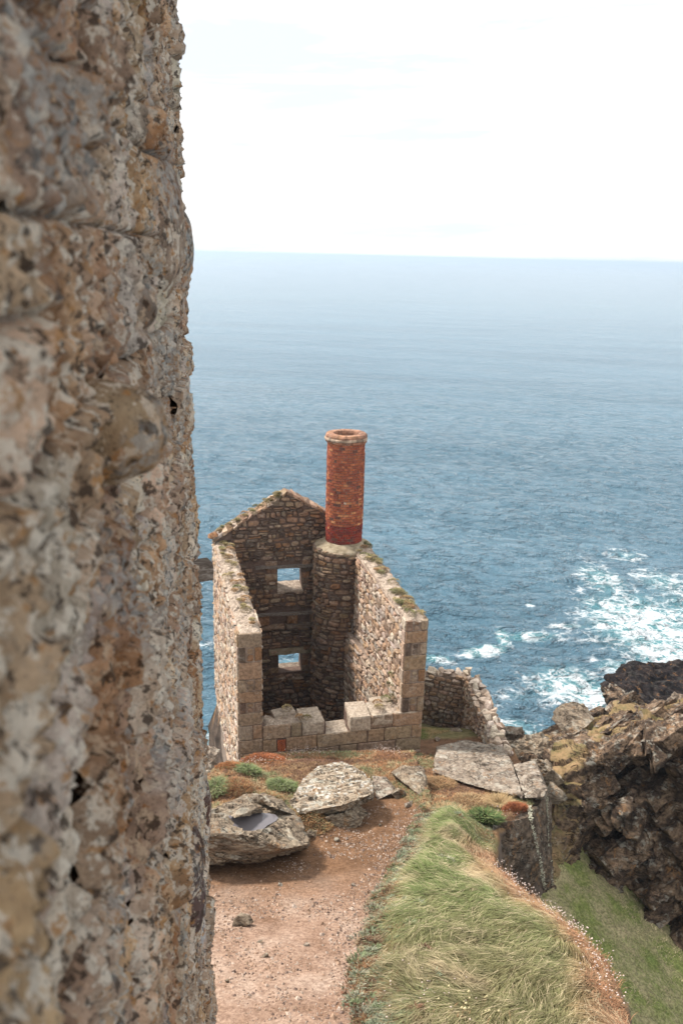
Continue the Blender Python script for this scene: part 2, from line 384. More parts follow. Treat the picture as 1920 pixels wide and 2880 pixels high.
def m_lawn():
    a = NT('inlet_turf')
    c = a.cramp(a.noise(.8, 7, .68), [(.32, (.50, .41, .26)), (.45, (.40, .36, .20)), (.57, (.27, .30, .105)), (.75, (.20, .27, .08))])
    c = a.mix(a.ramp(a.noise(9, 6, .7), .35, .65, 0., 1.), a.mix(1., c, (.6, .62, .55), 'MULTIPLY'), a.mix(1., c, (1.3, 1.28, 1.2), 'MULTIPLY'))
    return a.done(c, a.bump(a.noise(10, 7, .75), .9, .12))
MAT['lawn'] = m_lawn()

# ------------------------------------------------------------------ ground plane of the headland
def plane_z(y): return -8.4 - .35 * y
def onplane(px, py, up=0.):
    d = ray(px, py); t = (-8.4 + up) / (d[2] + .35 * d[1]); return d * t
# engine-house frame
HEAD = math.radians(-13.4)
E2 = np.array([math.sin(HEAD), math.cos(HEAD), 0]); E1 = np.array([math.cos(HEAD), -math.sin(HEAD), 0]); EZ = np.array([0, 0, 1.])
HO = atD(670, 1787, 28.); HO[2] = -13.1
def H(u, v, z): return HO + E1 * u + E2 * v + EZ * z
def Harr(A): A = np.asarray(A, float); return HO + A[:, :1] * E1 + A[:, 1:2] * E2 + A[:, 2:3] * EZ
SEA_Z = -37.0

# floor of the inlet on the right, a plane through three points
_a, _b, _c = atz(1560, 2500, -22.), atz(1900, 2650, -25.), atz(1760, 2880, -23.5)
_n = np.cross(_b - _a, _c - _a); _n /= _n[2]
def floor_z(x, y): return np.minimum(_a[2] - (_n[0] * (x - _a[0]) + _n[1] * (y - _a[1])), -8.4 - .35 * y - 3.2)

def poly_sd(P, poly):
    """signed distance to a polygon in plan, positive inside"""
    poly = np.asarray(poly); n = len(poly); d = np.full(len(P), 1e9); ins = np.zeros(len(P), bool)
    for i in range(n):
        a, b = poly[i], poly[(i + 1) % n]; ab = b - a
        t = np.clip(((P - a) @ ab) / (ab @ ab + 1e-9), 0, 1)
        d = np.minimum(d, np.hypot(*(P - (a + t[:, None] * ab)).T))
        c = ((a[1] > P[:, 1]) != (b[1] > P[:, 1])); xs = a[0] + (P[:, 1] - a[1]) / (b[1] - a[1] + 1e-12) * (b[0] - a[0])
        ins ^= c & (P[:, 0] < xs)
    return np.where(ins, d, -d)
def line_d(P, pts):
    pts = np.asarray(pts); d = np.full(len(P), 1e9)
    for a, b in zip(pts[:-1], pts[1:]):
        ab = b - a; t = np.clip(((P - a) @ ab) / (ab @ ab + 1e-9), 0, 1)
        d = np.minimum(d, np.hypot(*(P - (a + t[:, None] * ab)).T))
    return d
PX = lambda L_, up=0.: np.array([onplane(x, y, up)[:2] for x, y in L_])
EDGE_R = PX([(1960, 3150), (1815, 2880), (1785, 2792), (1745, 2711), (1712, 2640), (1645, 2585), (1560, 2525), (1468, 2455), (1408, 2392)], .5)
COAST = np.concatenate([[[-9, 3], [7, 3]], EDGE_R, PX([(1400, 2335), (1492, 2292), (1500, 2245), (1480, 2200), (1470, 2140), (1440, 2090), (1410, 2070)]),
                        [H(10.2, 6.6, 0)[:2], H(9.5, 9.9, 0)[:2], H(7.3, 10.4, 0)[:2], H(7.1, 10.9, 0)[:2], H(-.1, 10.9, 0)[:2], H(.4, 6, 0)[:2], H(.35, 1.4, 0)[:2]],
                        PX([(612, 2195), (560, 2225), (470, 2260)]), [[-9, 22]]])
BANK = np.concatenate([PX([(1040, 2990), (1015, 2880), (1000, 2740), (1030, 2610), (1075, 2500), (1130, 2420), (1160, 2340), (1200, 2290), (1270, 2290), (1390, 2330)]), EDGE_R[::-1]])
HEATHL = PX([(560, 2330), (560, 2200), (640, 2160), (700, 2130), (900, 2125), (1180, 2120), (1250, 2130), (1340, 2200), (1500, 2240), (1495, 2292), (1400, 2330), (1280, 2300), (1210, 2300), (1150, 2260), (1060, 2200), (1000, 2240), (840, 2330), (700, 2330)])
def ground_z(P, noise=True):
    x, y = P[:, 0], P[:, 1]; z = plane_z(y)
    b = poly_sd(P, BANK)
    z = z + .55 * sstep(-.15, 1.1, b)                                   # the turf bank
    z = z + .30 * fbm(np.stack([x, y, x * 0], 1), .9, 3, 5) * sstep(0, .8, b)
    hl = poly_sd(P, HEATHL); z = z + .30 * sstep(-.3, .8, hl) * (x < 3)
    c = onplane(640, 2230)[:2]; z = z + .55 * np.exp(-((x - c[0]) ** 2 / 2.2 + (y - c[1]) ** 2 / 1.6))
    c = onplane(720, 2330)[:2]; z = z + .35 * np.exp(-((x - c[0]) ** 2 / 4. + (y - c[1]) ** 2 / .6))
    c = onplane(866, 2338)[:2]; z = z + .42 * np.exp(-((x - c[0]) ** 2 / .40 + (y - c[1]) ** 2 / .25))
    c = onplane(880, 2190)[:2]; z = z + .35 * np.exp(-((x - c[0]) ** 2 / 1.6 + (y - c[1]) ** 2 / .9))
    yv = (P - HO[:2]) @ E2[:2]; yu = (P - HO[:2]) @ E1[:2]; z = z - .5 * sstep(3.0, 6.5, yv) * sstep(6.8, 7.3, yu)
    if noise:
        Q = np.stack([x, y, x * 0], 1); z = z + .07 * fbm(Q, 1.1, 5, 3) + .025 * fbm(Q, 6, 3, 8)
    q = np.stack([(P - HO[:2]) @ E1[:2], (P - HO[:2]) @ E2[:2]], 1)       # pit inside the engine house
    ins = np.minimum.reduce([q[:, 0] - .45, 6.7 - q[:, 0], q[:, 1] - .55, 10.6 - q[:, 1]])
    z = np.where(ins > 0, HO[2] - 9.2 + .2 * fbm(np.stack([x, y, z * 0], 1), 1.2, 3), z)
    s = poly_sd(P, COAST) + .22 * fbm(np.stack([x, y, x * 0], 1), .9, 3, 21)
    fall = sstep(.1, -.55, s)
    zo = np.where((x > 2.2) & (y < 31), floor_z(x, y) - .4, SEA_Z - 4)
    return z * (1 - fall) + np.minimum(zo, z) * fall
X, Y = np.meshgrid(np.arange(-10, 11.01, .09), np.arange(4.5, 43, .09), indexing='ij')
P2 = np.stack([X.ravel(), Y.ravel()], 1)
Z = ground_z(P2)
bk = poly_sd(P2, BANK); hl = poly_sd(P2, HEATHL)
wob = .35 * fbm(np.stack([P2[:, 0], P2[:, 1], Z * 0], 1), 1.4, 4, 31)
gr = sstep(-.15, .25, bk + wob)
cy = (P2 - HO[:2]) @ E1[:2]; cv = (P2 - HO[:2]) @ E2[:2]
court = sstep(0, .4, np.minimum(cy - 7.0, cv - 1.9) + wob)
gr = np.maximum(gr, court * .9)
he = np.maximum(sstep(-.2, .3, hl + wob) , sstep(.45, -.2, poly_sd(P2, COAST) + wob) * .8) * (1 - court)
bright = sstep(18.6, 14.2, P2[:, 1] - .15 * P2[:, 0] + 2 * wob)
drop = sstep(.3, 1.2, plane_z(P2[:, 1]) - Z) * (np.abs((P2 - HO[:2]) @ E1[:2] - 3.6) > 3.5)
Q = np.stack([P2[:, 0], P2[:, 1], Z], 1); ck_ = chisel(Q, .7, 44, .7, .4, True) + chisel(Q, .3, 45, .7, .4, True); P2 = P2 + (drop * ck_)[:, None] * np.array([.8, -.3])
o = obj('ground', np.stack([P2[:, 0], P2[:, 1], Z], 1), gridfaces(*X.shape), MAT['ground'], smooth=True, tint=np.stack([bright, gr, he], 1), kind='structure')
def gz(P): return ground_z(np.atleast_2d(P))
# inlet floor
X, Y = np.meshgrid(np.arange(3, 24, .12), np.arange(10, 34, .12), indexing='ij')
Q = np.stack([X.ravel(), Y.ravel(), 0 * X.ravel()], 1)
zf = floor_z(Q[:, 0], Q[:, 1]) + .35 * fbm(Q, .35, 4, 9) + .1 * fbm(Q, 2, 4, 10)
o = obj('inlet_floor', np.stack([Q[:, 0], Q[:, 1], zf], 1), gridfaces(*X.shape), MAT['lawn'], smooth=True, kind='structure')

# ------------------------------------------------------------------ sea
def px_sea(px, py): return atz(px, py, SEA_Z)
az = np.concatenate([np.linspace(-100, -27, 40)[:-1], np.linspace(-27, 30, 460), np.linspace(30, 100, 40)[1:]]) * math.pi / 180
rr = np.concatenate([np.linspace(1.5, 36, 14)[:-1], np.geomspace(36, 330, 430)[:-1], np.geomspace(330, 90000, 90)])
A_, R_ = np.meshgrid(az, rr, indexing='ij')
sx, sy = (np.sin(A_) * R_).ravel(), (np.cos(A_) * R_).ravel()
Q = np.stack([sx, sy, sx * 0], 1)
wq = Q @ np.array([[math.cos(.17), math.sin(.17), 0], [-math.sin(.17), math.cos(.17), 0], [0, 0, 1]])
sz = np.full(len(Q), SEA_Z)
near = R_.ravel() < 335
damp = sstep(330, 120, R_.ravel()[near])
q = wq[near] * np.array([.55, 1.2, 1])
sz[near] += damp * (.55 * fbm(q, .10, 2, 41) + .30 * (1 - np.abs(fbm(q, .28, 3, 42))) - .2 + .13 * fbm(q, .9, 3, 43))
FOAM = [(1815, 1765, 150, 95, .80, 0), (1900, 1855, 110, 45, 1.0, 0), (1690, 1630, 65, 50, .58, 0), (1870, 1640, 90, 40, .52, 0), (1670, 1700, 40, 30, .5, 0), (1760, 1560, 60, 18, .4, 0),
        (1600, 1930, 120, 60, .60, 0), (1690, 1975, 70, 45, 1.0, 0), (1640, 1960, 60, 40, .8, 0), (1365, 1828, 62, 17, 1.0, 20), (1415, 1790, 20, 25, .8, 0), (1490, 1786, 90, 12, .62, -4), (1600, 1766, 70, 9, .5, -3),
        (1225, 1856, 48, 14, .75, 0), (1490, 1700, 10, 6, .8, 0), (1300, 1900, 40, 10, .35, 0), (1460, 1960, 80, 20, .33, 0), (1420, 2040, 120, 22, .48, 0), (1480, 2065, 70, 14, .7, 0),
        (1350, 1980, 60, 25, .34, 0), (590, 2105, 35, 45, .75, 0), (575, 1820, 30, 8, .35, 0), (810, 1870, 40, 18, .42, 0), (700, 2010, 60, 25, .5, 0), (1740, 1880, 80, 20, .55, 0), (2100, 1780, 200, 120, .8, 0)]
fo = np.zeros(len(Q))
for px, py, rx, ry, k, tilt in FOAM:
    c = px_sea(px, py); rng_ = np.linalg.norm(c); dx = rx * rng_ / FPX; dy = ry * rng_ / FPX / max(.15, abs(c[2]) / rng_)
    ct, st = math.cos(math.radians(tilt)), math.sin(math.radians(tilt))
    ux = ((sx - c[0]) * ct + (sy - c[1]) * st * .6) / dx; uy = ((sy - c[1]) - (sx - c[0]) * math.tan(math.radians(tilt)) * dy / dx * 2) / dy
    fo = np.maximum(fo, k * np.exp(-(ux ** 2 + uy ** 2) * .9))
sz[near] += .25 * fo[near] * fbm(q, 1.2, 3, 51)
obj('sea', np.stack([sx, sy, sz], 1), gridfaces(*A_.shape)[:, ::-1], MAT['sea'], smooth=True, kind='structure', attrs={'foam': fo})

# ------------------------------------------------------------------ rocks
def hullmesh(pts, res):
    bm = bmesh.new()
    for p in pts: bm.verts.new(p)
    r = bmesh.ops.convex_hull(bm, input=bm.verts)
    bmesh.ops.delete(bm, geom=[v for v in bm.verts if not v.link_faces], context='VERTS')
    for _ in range(9):
        es = [e for e in bm.edges if e.calc_length() > res * 1.4]
        if not es: break
        bmesh.ops.subdivide_edges(bm, edges=es, cuts=1)
        bmesh.ops.triangulate(bm, faces=[f for f in bm.faces if len(f.verts) > 3])
        if len(bm.verts) > 9000: break
    bmesh.ops.recalc_face_normals(bm, faces=bm.faces); bm.normal_update(); bm.verts.index_update()
    V = np.array([v.co[:] for v in bm.verts]); N_ = np.array([v.normal[:] for v in bm.verts]); F_ = [tuple(v.index for v in f.verts) for f in bm.faces]
    bm.free(); return V, N_, F_
def rough(V, N_, amp, size, s=0, fine=.3, strata=None, lay=None):
    lay = amp * .34 if lay is None else lay
    Q = V if strata is None else V * np.asarray(strata)
    d = chisel(Q, size, s, .55, .30, True) * amp / size + chisel(Q, size * .38, s + 40, .5, .3) * amp * .45 / (size * .38) + amp * fine * fbm(Q, 5 / size, 4, s + 3)
    ax = np.array([.22, -.18, .96]); L_ = V @ ax / (size * .16) + .9 * fbm(V, 1.2 / size, 3, s + 8); k_ = np.floor(L_)
    d = d + lay * (_h(k_.astype(np.int64), k_.astype(np.int64) * 0, np.floor(fbm(V, .8 / size, 2, s + 2) * 3).astype(np.int64), s) - .5) - lay * .65 * sstep(.22, .0, L_ - k_)
    return V + N_ * d[:, None]
def rockobj(name, pts, mt, label, cat='rock', res=.09, amp=.16, size=.6, s=0, group=None, strata=None, parent=None, lay=None):
    V, N_, F_ = hullmesh(pts, res); V = rough(V, N_, amp, size, s, strata=strata, lay=lay)
    if parent is not None: return obj(name, V, F_, mt, parent, smooth=True, sharp=28)
    return solo(name, V, F_, mt, label, cat, group, smooth=True, sharp=28)
def blob(c, r, n=10, s=0, flat=.7):
    g = np.random.default_rng(s); d = g.normal(size=(n, 3)); d /= np.linalg.norm(d, axis=1)[:, None]
    return np.asarray(c) + d * np.asarray(r) * g.uniform(.8, 1.1, (n, 1))
def lift(pts, dz): return [tuple(np.asarray(p) + np.array([0, 0, dz])) for p in pts]

# low boulder with the rain puddle, beside the near wall
top = [onplane(x, y, up) for x, y, up in ((520, 2330, 1.15), (590, 2280, 1.2), (700, 2232, 1.15), (760, 2236, 1.1), (800, 2262, 1.05), (840, 2300, .98), (872, 2372, .62), (800, 2388, .75), (700, 2350, 1.1), (560, 2345, 1.2))]
bot = [onplane(x, y, .22) for x, y in ((520, 2438), (600, 2432), (725, 2424), (800, 2408), (862, 2385))]
low = [onplane(x, y, -.3) for x, y in ((520, 2330), (830, 2330), (700, 2250), (560, 2300))]
prock = thing('boulder', 'large grey layered boulder holding a rain puddle, overhanging the dirt path', 'boulder', onplane(700, 2380))
V, N_, F_ = hullmesh(top + bot + low, .055)
V = rough(V, N_, .07, .8, 3, strata=(1, 1, 2.6), lay=.085)
pc = onplane(705, 2302, 1.12); pd = np.hypot((V[:, 0] - pc[0]) / .62, (V[:, 1] - pc[1]) / .62)
V[:, 2] -= np.where(V[:, 2] > pc[2] - .3, np.clip(V[:, 2] - (pc[2] - .10), 0, .3), 0) * sstep(1.15, .75, pd)
obj('rock_body', V, F_, MAT['boulder'], prock, smooth=True, sharp=28)
th = np.linspace(0, 2 * math.pi, 28, endpoint=False); rad = .46 * (1 + .16 * np.sin(3 * th + 1) + .1 * np.sin(5 * th))
rad = rad * 1.12; pv = np.stack([pc[0] + 1.1 * rad * np.cos(th), pc[1] + .95 * rad * np.sin(th), np.full(28, pc[2] - .055)], 1)
PUDDLE = obj('puddle', pv, [tuple(range(28))], MAT['pool'], prock)
rockobj('boulder_flake', [onplane(x, y, u) for x, y, u in ((640, 2290, 1.2), (690, 2255, 1.25), (740, 2285, 1.2), (660, 2300, 1.3), (735, 2268, 1.38), (680, 2275, 1.42))], MAT['boulder'], '', res=.06, amp=.05, size=.3, s=5, parent=prock)
rockobj('boulder_flake', [onplane(x, y, u) for x, y, u in ((705, 2245, 1.2), (740, 2228, 1.3), (800, 2255, 1.2), (830, 2292, 1.0), (770, 2270, 1.35), (735, 2235, 1.5), (790, 2250, 1.35))], MAT['boulder'], '', res=.07, amp=.07, size=.35, s=6, parent=prock)
# upper slab with white lichen
top = [onplane(x, y, u) for x, y, u in ((820, 2255, .75), (855, 2190, .9), (900, 2155, 1.0), (965, 2142, 1.02), (1020, 2172, 1.0), (1052, 2212, .9), (1048, 2232, .85), (960, 2265, .8), (900, 2268, .75), (840, 2285, .7))]
bot = [onplane(x, y, u) for x, y, u in ((1048, 2236, .58), (1046, 2250, .5), (960, 2288, .42), (905, 2292, .38), (845, 2305, .3), (815, 2270, .2), (860, 2195, .2), (1020, 2190, .45))]
rockobj('boulder', top + bot, MAT['lichslab'], 'broad flat boulder crusted with white lichen in front of the engine house', 'boulder', .06, .07, .7, 8, strata=(1, 1, 2), lay=.07)
rockobj('boulder', [onplane(x, y, u) for x, y, u in ((915, 2300, .5), (1010, 2262, .55), (1034, 2290, .35), (1020, 2315, .15), (930, 2335, .1), (905, 2310, .2), (960, 2270, .0), (990, 2330, .05))], MAT['boulder'], 'small cracked rock wedged under the overhang of the white-lichened boulder', 'boulder', .06, .09, .3, 9)
rockobj('boulder', [onplane(x, y, u) for x, y, u in ((868, 2330, .3), (895, 2335, .25), (903, 2358, .05), (870, 2362, .0), (850, 2370, .0), (860, 2345, .3))], MAT['boulder'], 'small angular grey stone between the puddle boulder and the white-lichened boulder', 'boulder', .05, .05, .2, 10)
# leaning grey slab by the path end
rockobj('leaning_slab', [onplane(x, y, u) for x, y, u in ((1100, 2172, .5), (1130, 2152, .75), (1190, 2158, .75), (1198, 2185, .5), (1203, 2252, .1), (1180, 2238, .25), (1140, 2205, .35), (1105, 2180, .1), (1150, 2160, .1), (1195, 2240, -.1))], MAT['boulder'], 'smooth grey slab leaning at the top end of the dirt path', 'rock', .06, .05, .4, 12)
rockobj('path_stone', [onplane(x, y, u) for x, y, u in ((1045, 2180, .3), (1085, 2185, .3), (1108, 2212, .15), (1090, 2230, .05), (1050, 2205, .1), (1060, 2250, .0), (1110, 2228, .2))], MAT['slab'], 'pale broken stone between the white-lichened boulder and the leaning grey slab', 'stone', .05, .06, .25, 13)
rockobj('path_stone', [onplane(x, y, u) for x, y, u in ((1110, 2215, .28), (1140, 2225, .25), (1148, 2240, .05), (1118, 2248, .0), (1100, 2235, .15), (1125, 2220, .35))], MAT['boulder'], 'brown angular stone just left of the leaning grey slab', 'stone', .05, .05, .2, 14)
rockobj('path_stone', [onplane(x, y, u) for x, y, u in ((1135, 2260, .12), (1160, 2250, .15), (1158, 2268, .03), (1138, 2272, .02), (1148, 2258, .16))], MAT['slab'], 'small white flake of stone lying below the leaning slab', 'stone', .04, .03, .15, 15)
# great flat slab and the sheer block under it
fs = thing('flat_slab', 'wide pale grey rock slab with cracks sloping beside the ruined low wall', 'rock', onplane(1380, 2160))
for R0, q in (([(1228, 2100, .42), (1311, 2084, .55), (1412, 2100, .55), (1440, 2150, .5), (1472, 2240, .22), (1389, 2224, .16), (1300, 2200, .14), (1218, 2172, .14)], 16), ([(1446, 2152, .44), (1502, 2140, .5), (1537, 2220, .45), (1528, 2242, .3), (1476, 2244, .2)], 18)):
    rockobj('slab_block', [onplane(*p) for p in R0] + [onplane(x, y + (14 if y > 2150 else 0), -1.3) for x, y, u in R0], MAT['bigslab'], '', res=.06, amp=.08, size=.8, s=q, lay=.05, strata=(1, 1, 2), parent=fs)
Dp = onplane(1536, 2228, .45)
blk = [atD(x, y, D) for x, y, D in ((1386, 2322, 20.8), (1486, 2296, 21.9), (1502, 2240, 24.6), (1536, 2238, 24.9), (1538, 2400, 24.0), (1552, 2490, 23.6), (1530, 2510, 23.0), (1518, 2420, 22.0), (1378, 2430, 20.1), (1420, 2580, 20.3))] + [atD(x, y, D) for x, y, D in ((1400, 2250, 26.3), (1545, 2240, 27), (1552, 2480, 27), (1380, 2480, 25))]
sb = thing('sheer_block', 'sheer dark rock block with pale lichen along its edges, dropping to the green inlet', 'rock', atD(1480, 2495, 24.2))
rockobj('rock_body', blk, MAT['block'], '', res=.07, amp=.09, size=.5, s=17, parent=sb)
g = np.random.default_rng(12); LB = []
for ln0, k_ in (([(1486, 2266, 22.9), (1490, 2300, 21.8), (1517, 2420, 21.9), (1530, 2500, 22.9)], 420), ([(1535, 2240, 24.8), (1537, 2330, 24.35), (1538, 2400, 23.95), (1551, 2485, 23.55)], 420)):
    q = np.array([atD(*p) for p in ln0]); t = g.random(k_) * (len(q) - 1); i_ = t.astype(int); LB.append(q[i_] + (q[i_ + 1] - q[i_]) * (t - i_)[:, None] + g.normal(0, .025, (k_, 3)) + np.array([0, -.04, 0]))
LICHEN = np.concatenate(LB)
# rocky shore between the low wall and the right cliff
SH = [(1345, 2110, 30, .8, 1.1), (1440, 2115, 31, 1.5, 1.3), (1500, 2098, 31.5, 1.6, 1.1), (1550, 2118, 31.2, 1.3, 1.2), (1385, 2135, 29.5, .8, .7), (1440, 2170, 28.6, .9, .6), (1525, 2155, 29.2, .9, .7), (1560, 2215, 28.2, .5, .5), (1430, 2062, 34, .9, .8)]
SHL = ['pale rounded shore rock at the foot of the ruined low wall', 'broad brown rock on the shore edge right of the low wall', 'brown shore rock rising against the sea left of the tilted boulder', 'brown cracked rock below the tilted boulder', 'small pale rock at the near end of the low wall', 'low pale rock behind the wide pale slab', 'reddish rock above the grassy gully', 'small grey rock in the grassy gully', 'far pale shore rock overlooking the surf']
for i, ((x, y, D, rx, rz), lb) in enumerate(zip(SH, SHL)):
    c = atD(x, y, D); rockobj('shore_rock', blob(c - np.array([0, 0, rz * .55]), (rx, rx * .8, rz), 14, 60 + i), MAT['slab'] if i in (0, 4, 5, 8) else MAT['boulder'], lb, 'rock', .1, .16, .55, 20 + i)
c = 33.5
rockobj('tilted_boulder', [atD(x, y, D) for x, y, D in ((1549, 2022, 33), (1575, 1992, 33.6), (1605, 1972, 34), (1640, 1980, 34), (1660, 2000, 34), (1668, 2022, 33.2), (1650, 2042, 32.4), (1615, 2066, 32), (1588, 2062, 32.2), (1560, 1990, 35), (1640, 1995, 35.5), (1660, 2030, 34.6), (1600, 2070, 34))], MAT['boulder'], 'tall flat-faced brown boulder tilted against the sea, left of the cliff', 'boulder', .08, .08, .6, 31)
rockobj('cliff_boulder', [atD(x, y, D) for x, y, D in ((1690, 1998, 34.5), (1725, 1970, 35), (1760, 1992, 35), (1755, 2015, 34), (1700, 2015, 34), (1720, 2020, 34), (1735, 1985, 36), (1700, 2040, 35), (1750, 2035, 35))], MAT['slab'], 'pale pointed boulder on the cliff top right of the tilted boulder', 'boulder', .08, .10, .4, 32)
rockobj('cliff_boulder', [atD(x, y, D) for x, y, D in ((1865, 1975, 36), (1895, 1945, 36.5), (1925, 1955, 36.5), (1950, 1990, 36), (1880, 2010, 35.5), (1930, 2020, 35.5), (1840, 2010, 36), (1900, 1990, 38))], MAT['slab'], 'pale crag standing up at the right end of the cliff top', 'boulder', .09, .14, .5, 33)
rockobj('sea_rock', [atD(x, y, D) for x, y, D in ((1700, 1930, 57), (1765, 1895, 58), (1785, 1862, 60), (1835, 1870, 60), (1870, 1868, 61), (1930, 1872, 62), (2100, 1870, 62), (2150, 1990, 56), (1900, 2010, 53), (1760, 1985, 53.5), (1720, 1960, 55), (1740, 2010, 57), (2100, 2020, 62), (1780, 2000, 62))], MAT['searock'], 'black wet sea rock jutting into the white surf at the right', 'rock', .28, .8, 2.2, 34)
rockobj('sea_rock', [atD(x, y, D) for x, y, D in ((1692, 1935, 53), (1715, 1922, 54), (1755, 1945, 53), (1740, 1962, 52), (1710, 1965, 52), (1705, 1985, 53), (1760, 1990, 54), (1730, 1925, 55))], MAT['cliff'], 'brown wedge of rock at the foam edge in front of the black sea rock', 'rock', .14, .25, .8, 35)
for i, (x, y, D, r_) in enumerate(((578, 2130, 27.2, .55), (572, 2165, 26.3, .5), (590, 2185, 25.6, .35))):
    c = atD(x, y, D); rockobj('shore_rock', blob(c, (r_, r_, r_ * .8), 13, 90 + i), MAT['slab'], ['pale rock at the outer foot of the left engine house wall, topmost of three', 'pale rock at the outer foot of the left engine house wall, middle one of three', 'small pale rock at the left wall foot, lowest of three by the heath'][i], 'rock', .07, .1, .35, 50 + i)

# ------------------------------------------------------------------ the right-hand cliff
CX = [1380, 1440, 1500, 1555, 1605, 1680, 1760, 1840, 1920, 2040, 2200]
rows = []
def crow(lst): rows.append([atD(x, y, D) for x, (y, D) in zip(CX, lst)])
crow([(2560, 25.0), (2560, 25.2), (2560, 25.4), (2520, 26.0), (2495, 27.0), (2500, 27.8), (2540, 27.8), (2600, 27.4), (2700, 26.6), (2860, 25.5), (3000, 25)])
crow([(2480, 25.8), (2480, 26.0), (2480, 26.2), (2455, 26.8), (2435, 27.6), (2430, 28.6), (2470, 28.5), (2530, 28.0), (2610, 27.2), (2750, 26.0), (2900, 25.5)])
crow([(2420, 26.3), (2420, 26.6), (2420, 26.8), (2395, 27.6), (2365, 28.2), (2350, 28.7), (2370, 28.5), (2410, 28.2), (2450, 27.5), (2540, 26.5), (2600, 26)])
crow([(2360, 26.8), (2360, 27.0), (2360, 27.3), (2330, 28.2), (2285, 28.6), (2260, 28.6), (2280, 28.5), (2300, 28.4), (2320, 27.8), (2360, 27), (2400, 26.4)])
crow([(2300, 27.2), (2300, 27.4), (2295, 27.9), (2265, 28.8), (2205, 29.0), (2180, 28.8), (2200, 29.4), (2210, 29.2), (2220, 28.4), (2240, 27.6), (2250, 27)])
crow([(2235, 27.8), (2230, 28.2), (2225, 28.6), (2200, 29.3), (2150, 29.3), (2125, 29.2), (2140, 29.2), (2140, 29.0), (2140, 28.8), (2140, 28), (2140, 27.6)])
crow([(2170, 29.0), (2165, 29.3), (2160, 29.6), (2140, 30.2), (2108, 30.4), (2085, 30.2), (2070, 30.2), (2065, 30.2), (2060, 30), (2040, 29.6), (2020, 29)])
crow([(2110, 30.8), (2110, 31.0), (2105, 31.3), (2090, 31.7), (2070, 31.9), (2045, 32), (2020, 32.5), (2010, 33), (2000, 33), (1980, 32.5), (1960, 32)])
crow([(2090, 32.5), (2085, 33), (2080, 33.2), (2072, 33.6), (2048, 34), (2010, 35), (1985, 36), (1985, 37), (1970, 37), (1960, 37), (1950, 37)])
last = [p + np.array([.5, 4, -6.]) for p in rows[-1]]; rows.append(last); rows.append([p + np.array([1., 6, -14.]) for p in rows[-2]])
C = np.array(rows)                                              # (rows, cols, 3)
def resample(A, n, axis):
    A = np.moveaxis(A, axis, 0); k = len(A); t = np.linspace(0, k - 1, n); i = np.clip(t.astype(int), 0, k - 2); f = (t - i)[(...,) + (None,) * (A.ndim - 1)]
    p0 = A[np.clip(i - 1, 0, k - 1)]; p1 = A[i]; p2 = A[i + 1]; p3 = A[np.clip(i + 2, 0, k - 1)]
    r_ = .5 * (2 * p1 + (p2 - p0) * f + (2 * p0 - 5 * p1 + 4 * p2 - p3) * f ** 2 + (3 * p1 - p0 - 3 * p2 + p3) * f ** 3)
    return np.moveaxis(r_, 0, axis)
G = resample(resample(C, 230, 0), 260, 1)
dv = np.gradient(G, axis=0); du = np.gradient(G, axis=1); Nn = np.cross(du, dv); Nn /= np.linalg.norm(Nn, axis=2)[..., None] + 1e-9
V = G.reshape(-1, 3); N_ = Nn.reshape(-1, 3)
Q = V @ np.array([[.8, .2, -.5], [-.3, .95, 0], [.5, .1, .85]])
kx, ky = proj(V)
low = sstep(26.5, 29.5, V[:, 1]) * 0 + 1
GUL = np.array([atD(1598, 2112, 30.6)[:2], atD(1582, 2250, 28.9)[:2], atD(1560, 2430, 27.0)[:2]]); soft = np.clip(1 - line_d(V[:, :2], GUL) / 1.0, 0, 1)          # the grassy gully is smoother
d = (chisel(Q * np.array([1, .8, 1.2]), 1.7, 70, .7, .42, True) * .62 + chisel(Q, .62, 90, .75, .42, True) * .40 + chisel(Q, .28, 95, .6, .36, True) * .14 * sstep(31.5, 30.3, V[:, 1])) * (1 - .6 * sstep(0, .6, soft)) * (1 - .6 * sstep(30.4, 31.6, V[:, 1])) + .02 * fbm(V, 5, 4, 71)
cave = atD(1808, 2188, 29.2); dc = np.linalg.norm((V - cave) * np.array([.95, .6, 1.5]), axis=1) + .35 * fbm(V, 1.2, 3, 76)
d = d - 1.9 * sstep(1.0, .45, dc)
c2 = atD(1960, 2350, 28); d = d - 1.3 * sstep(2.0, .6, np.linalg.norm((V - c2) * np.array([.9, .7, .7]), axis=1))
V = V + N_ * d[:, None]
turf = np.maximum(sstep(.15, .5, soft), sstep(30.3, 31.6, V[:, 1]) * sstep(-.02, .22, fbm(V, .7, 4, 77) + .12))
cliff = obj('cliff', V, gridfaces(*G.shape[:2]), MAT['cliff'], smooth=True, kind='structure', attrs={'turf': turf}, sharp=26)
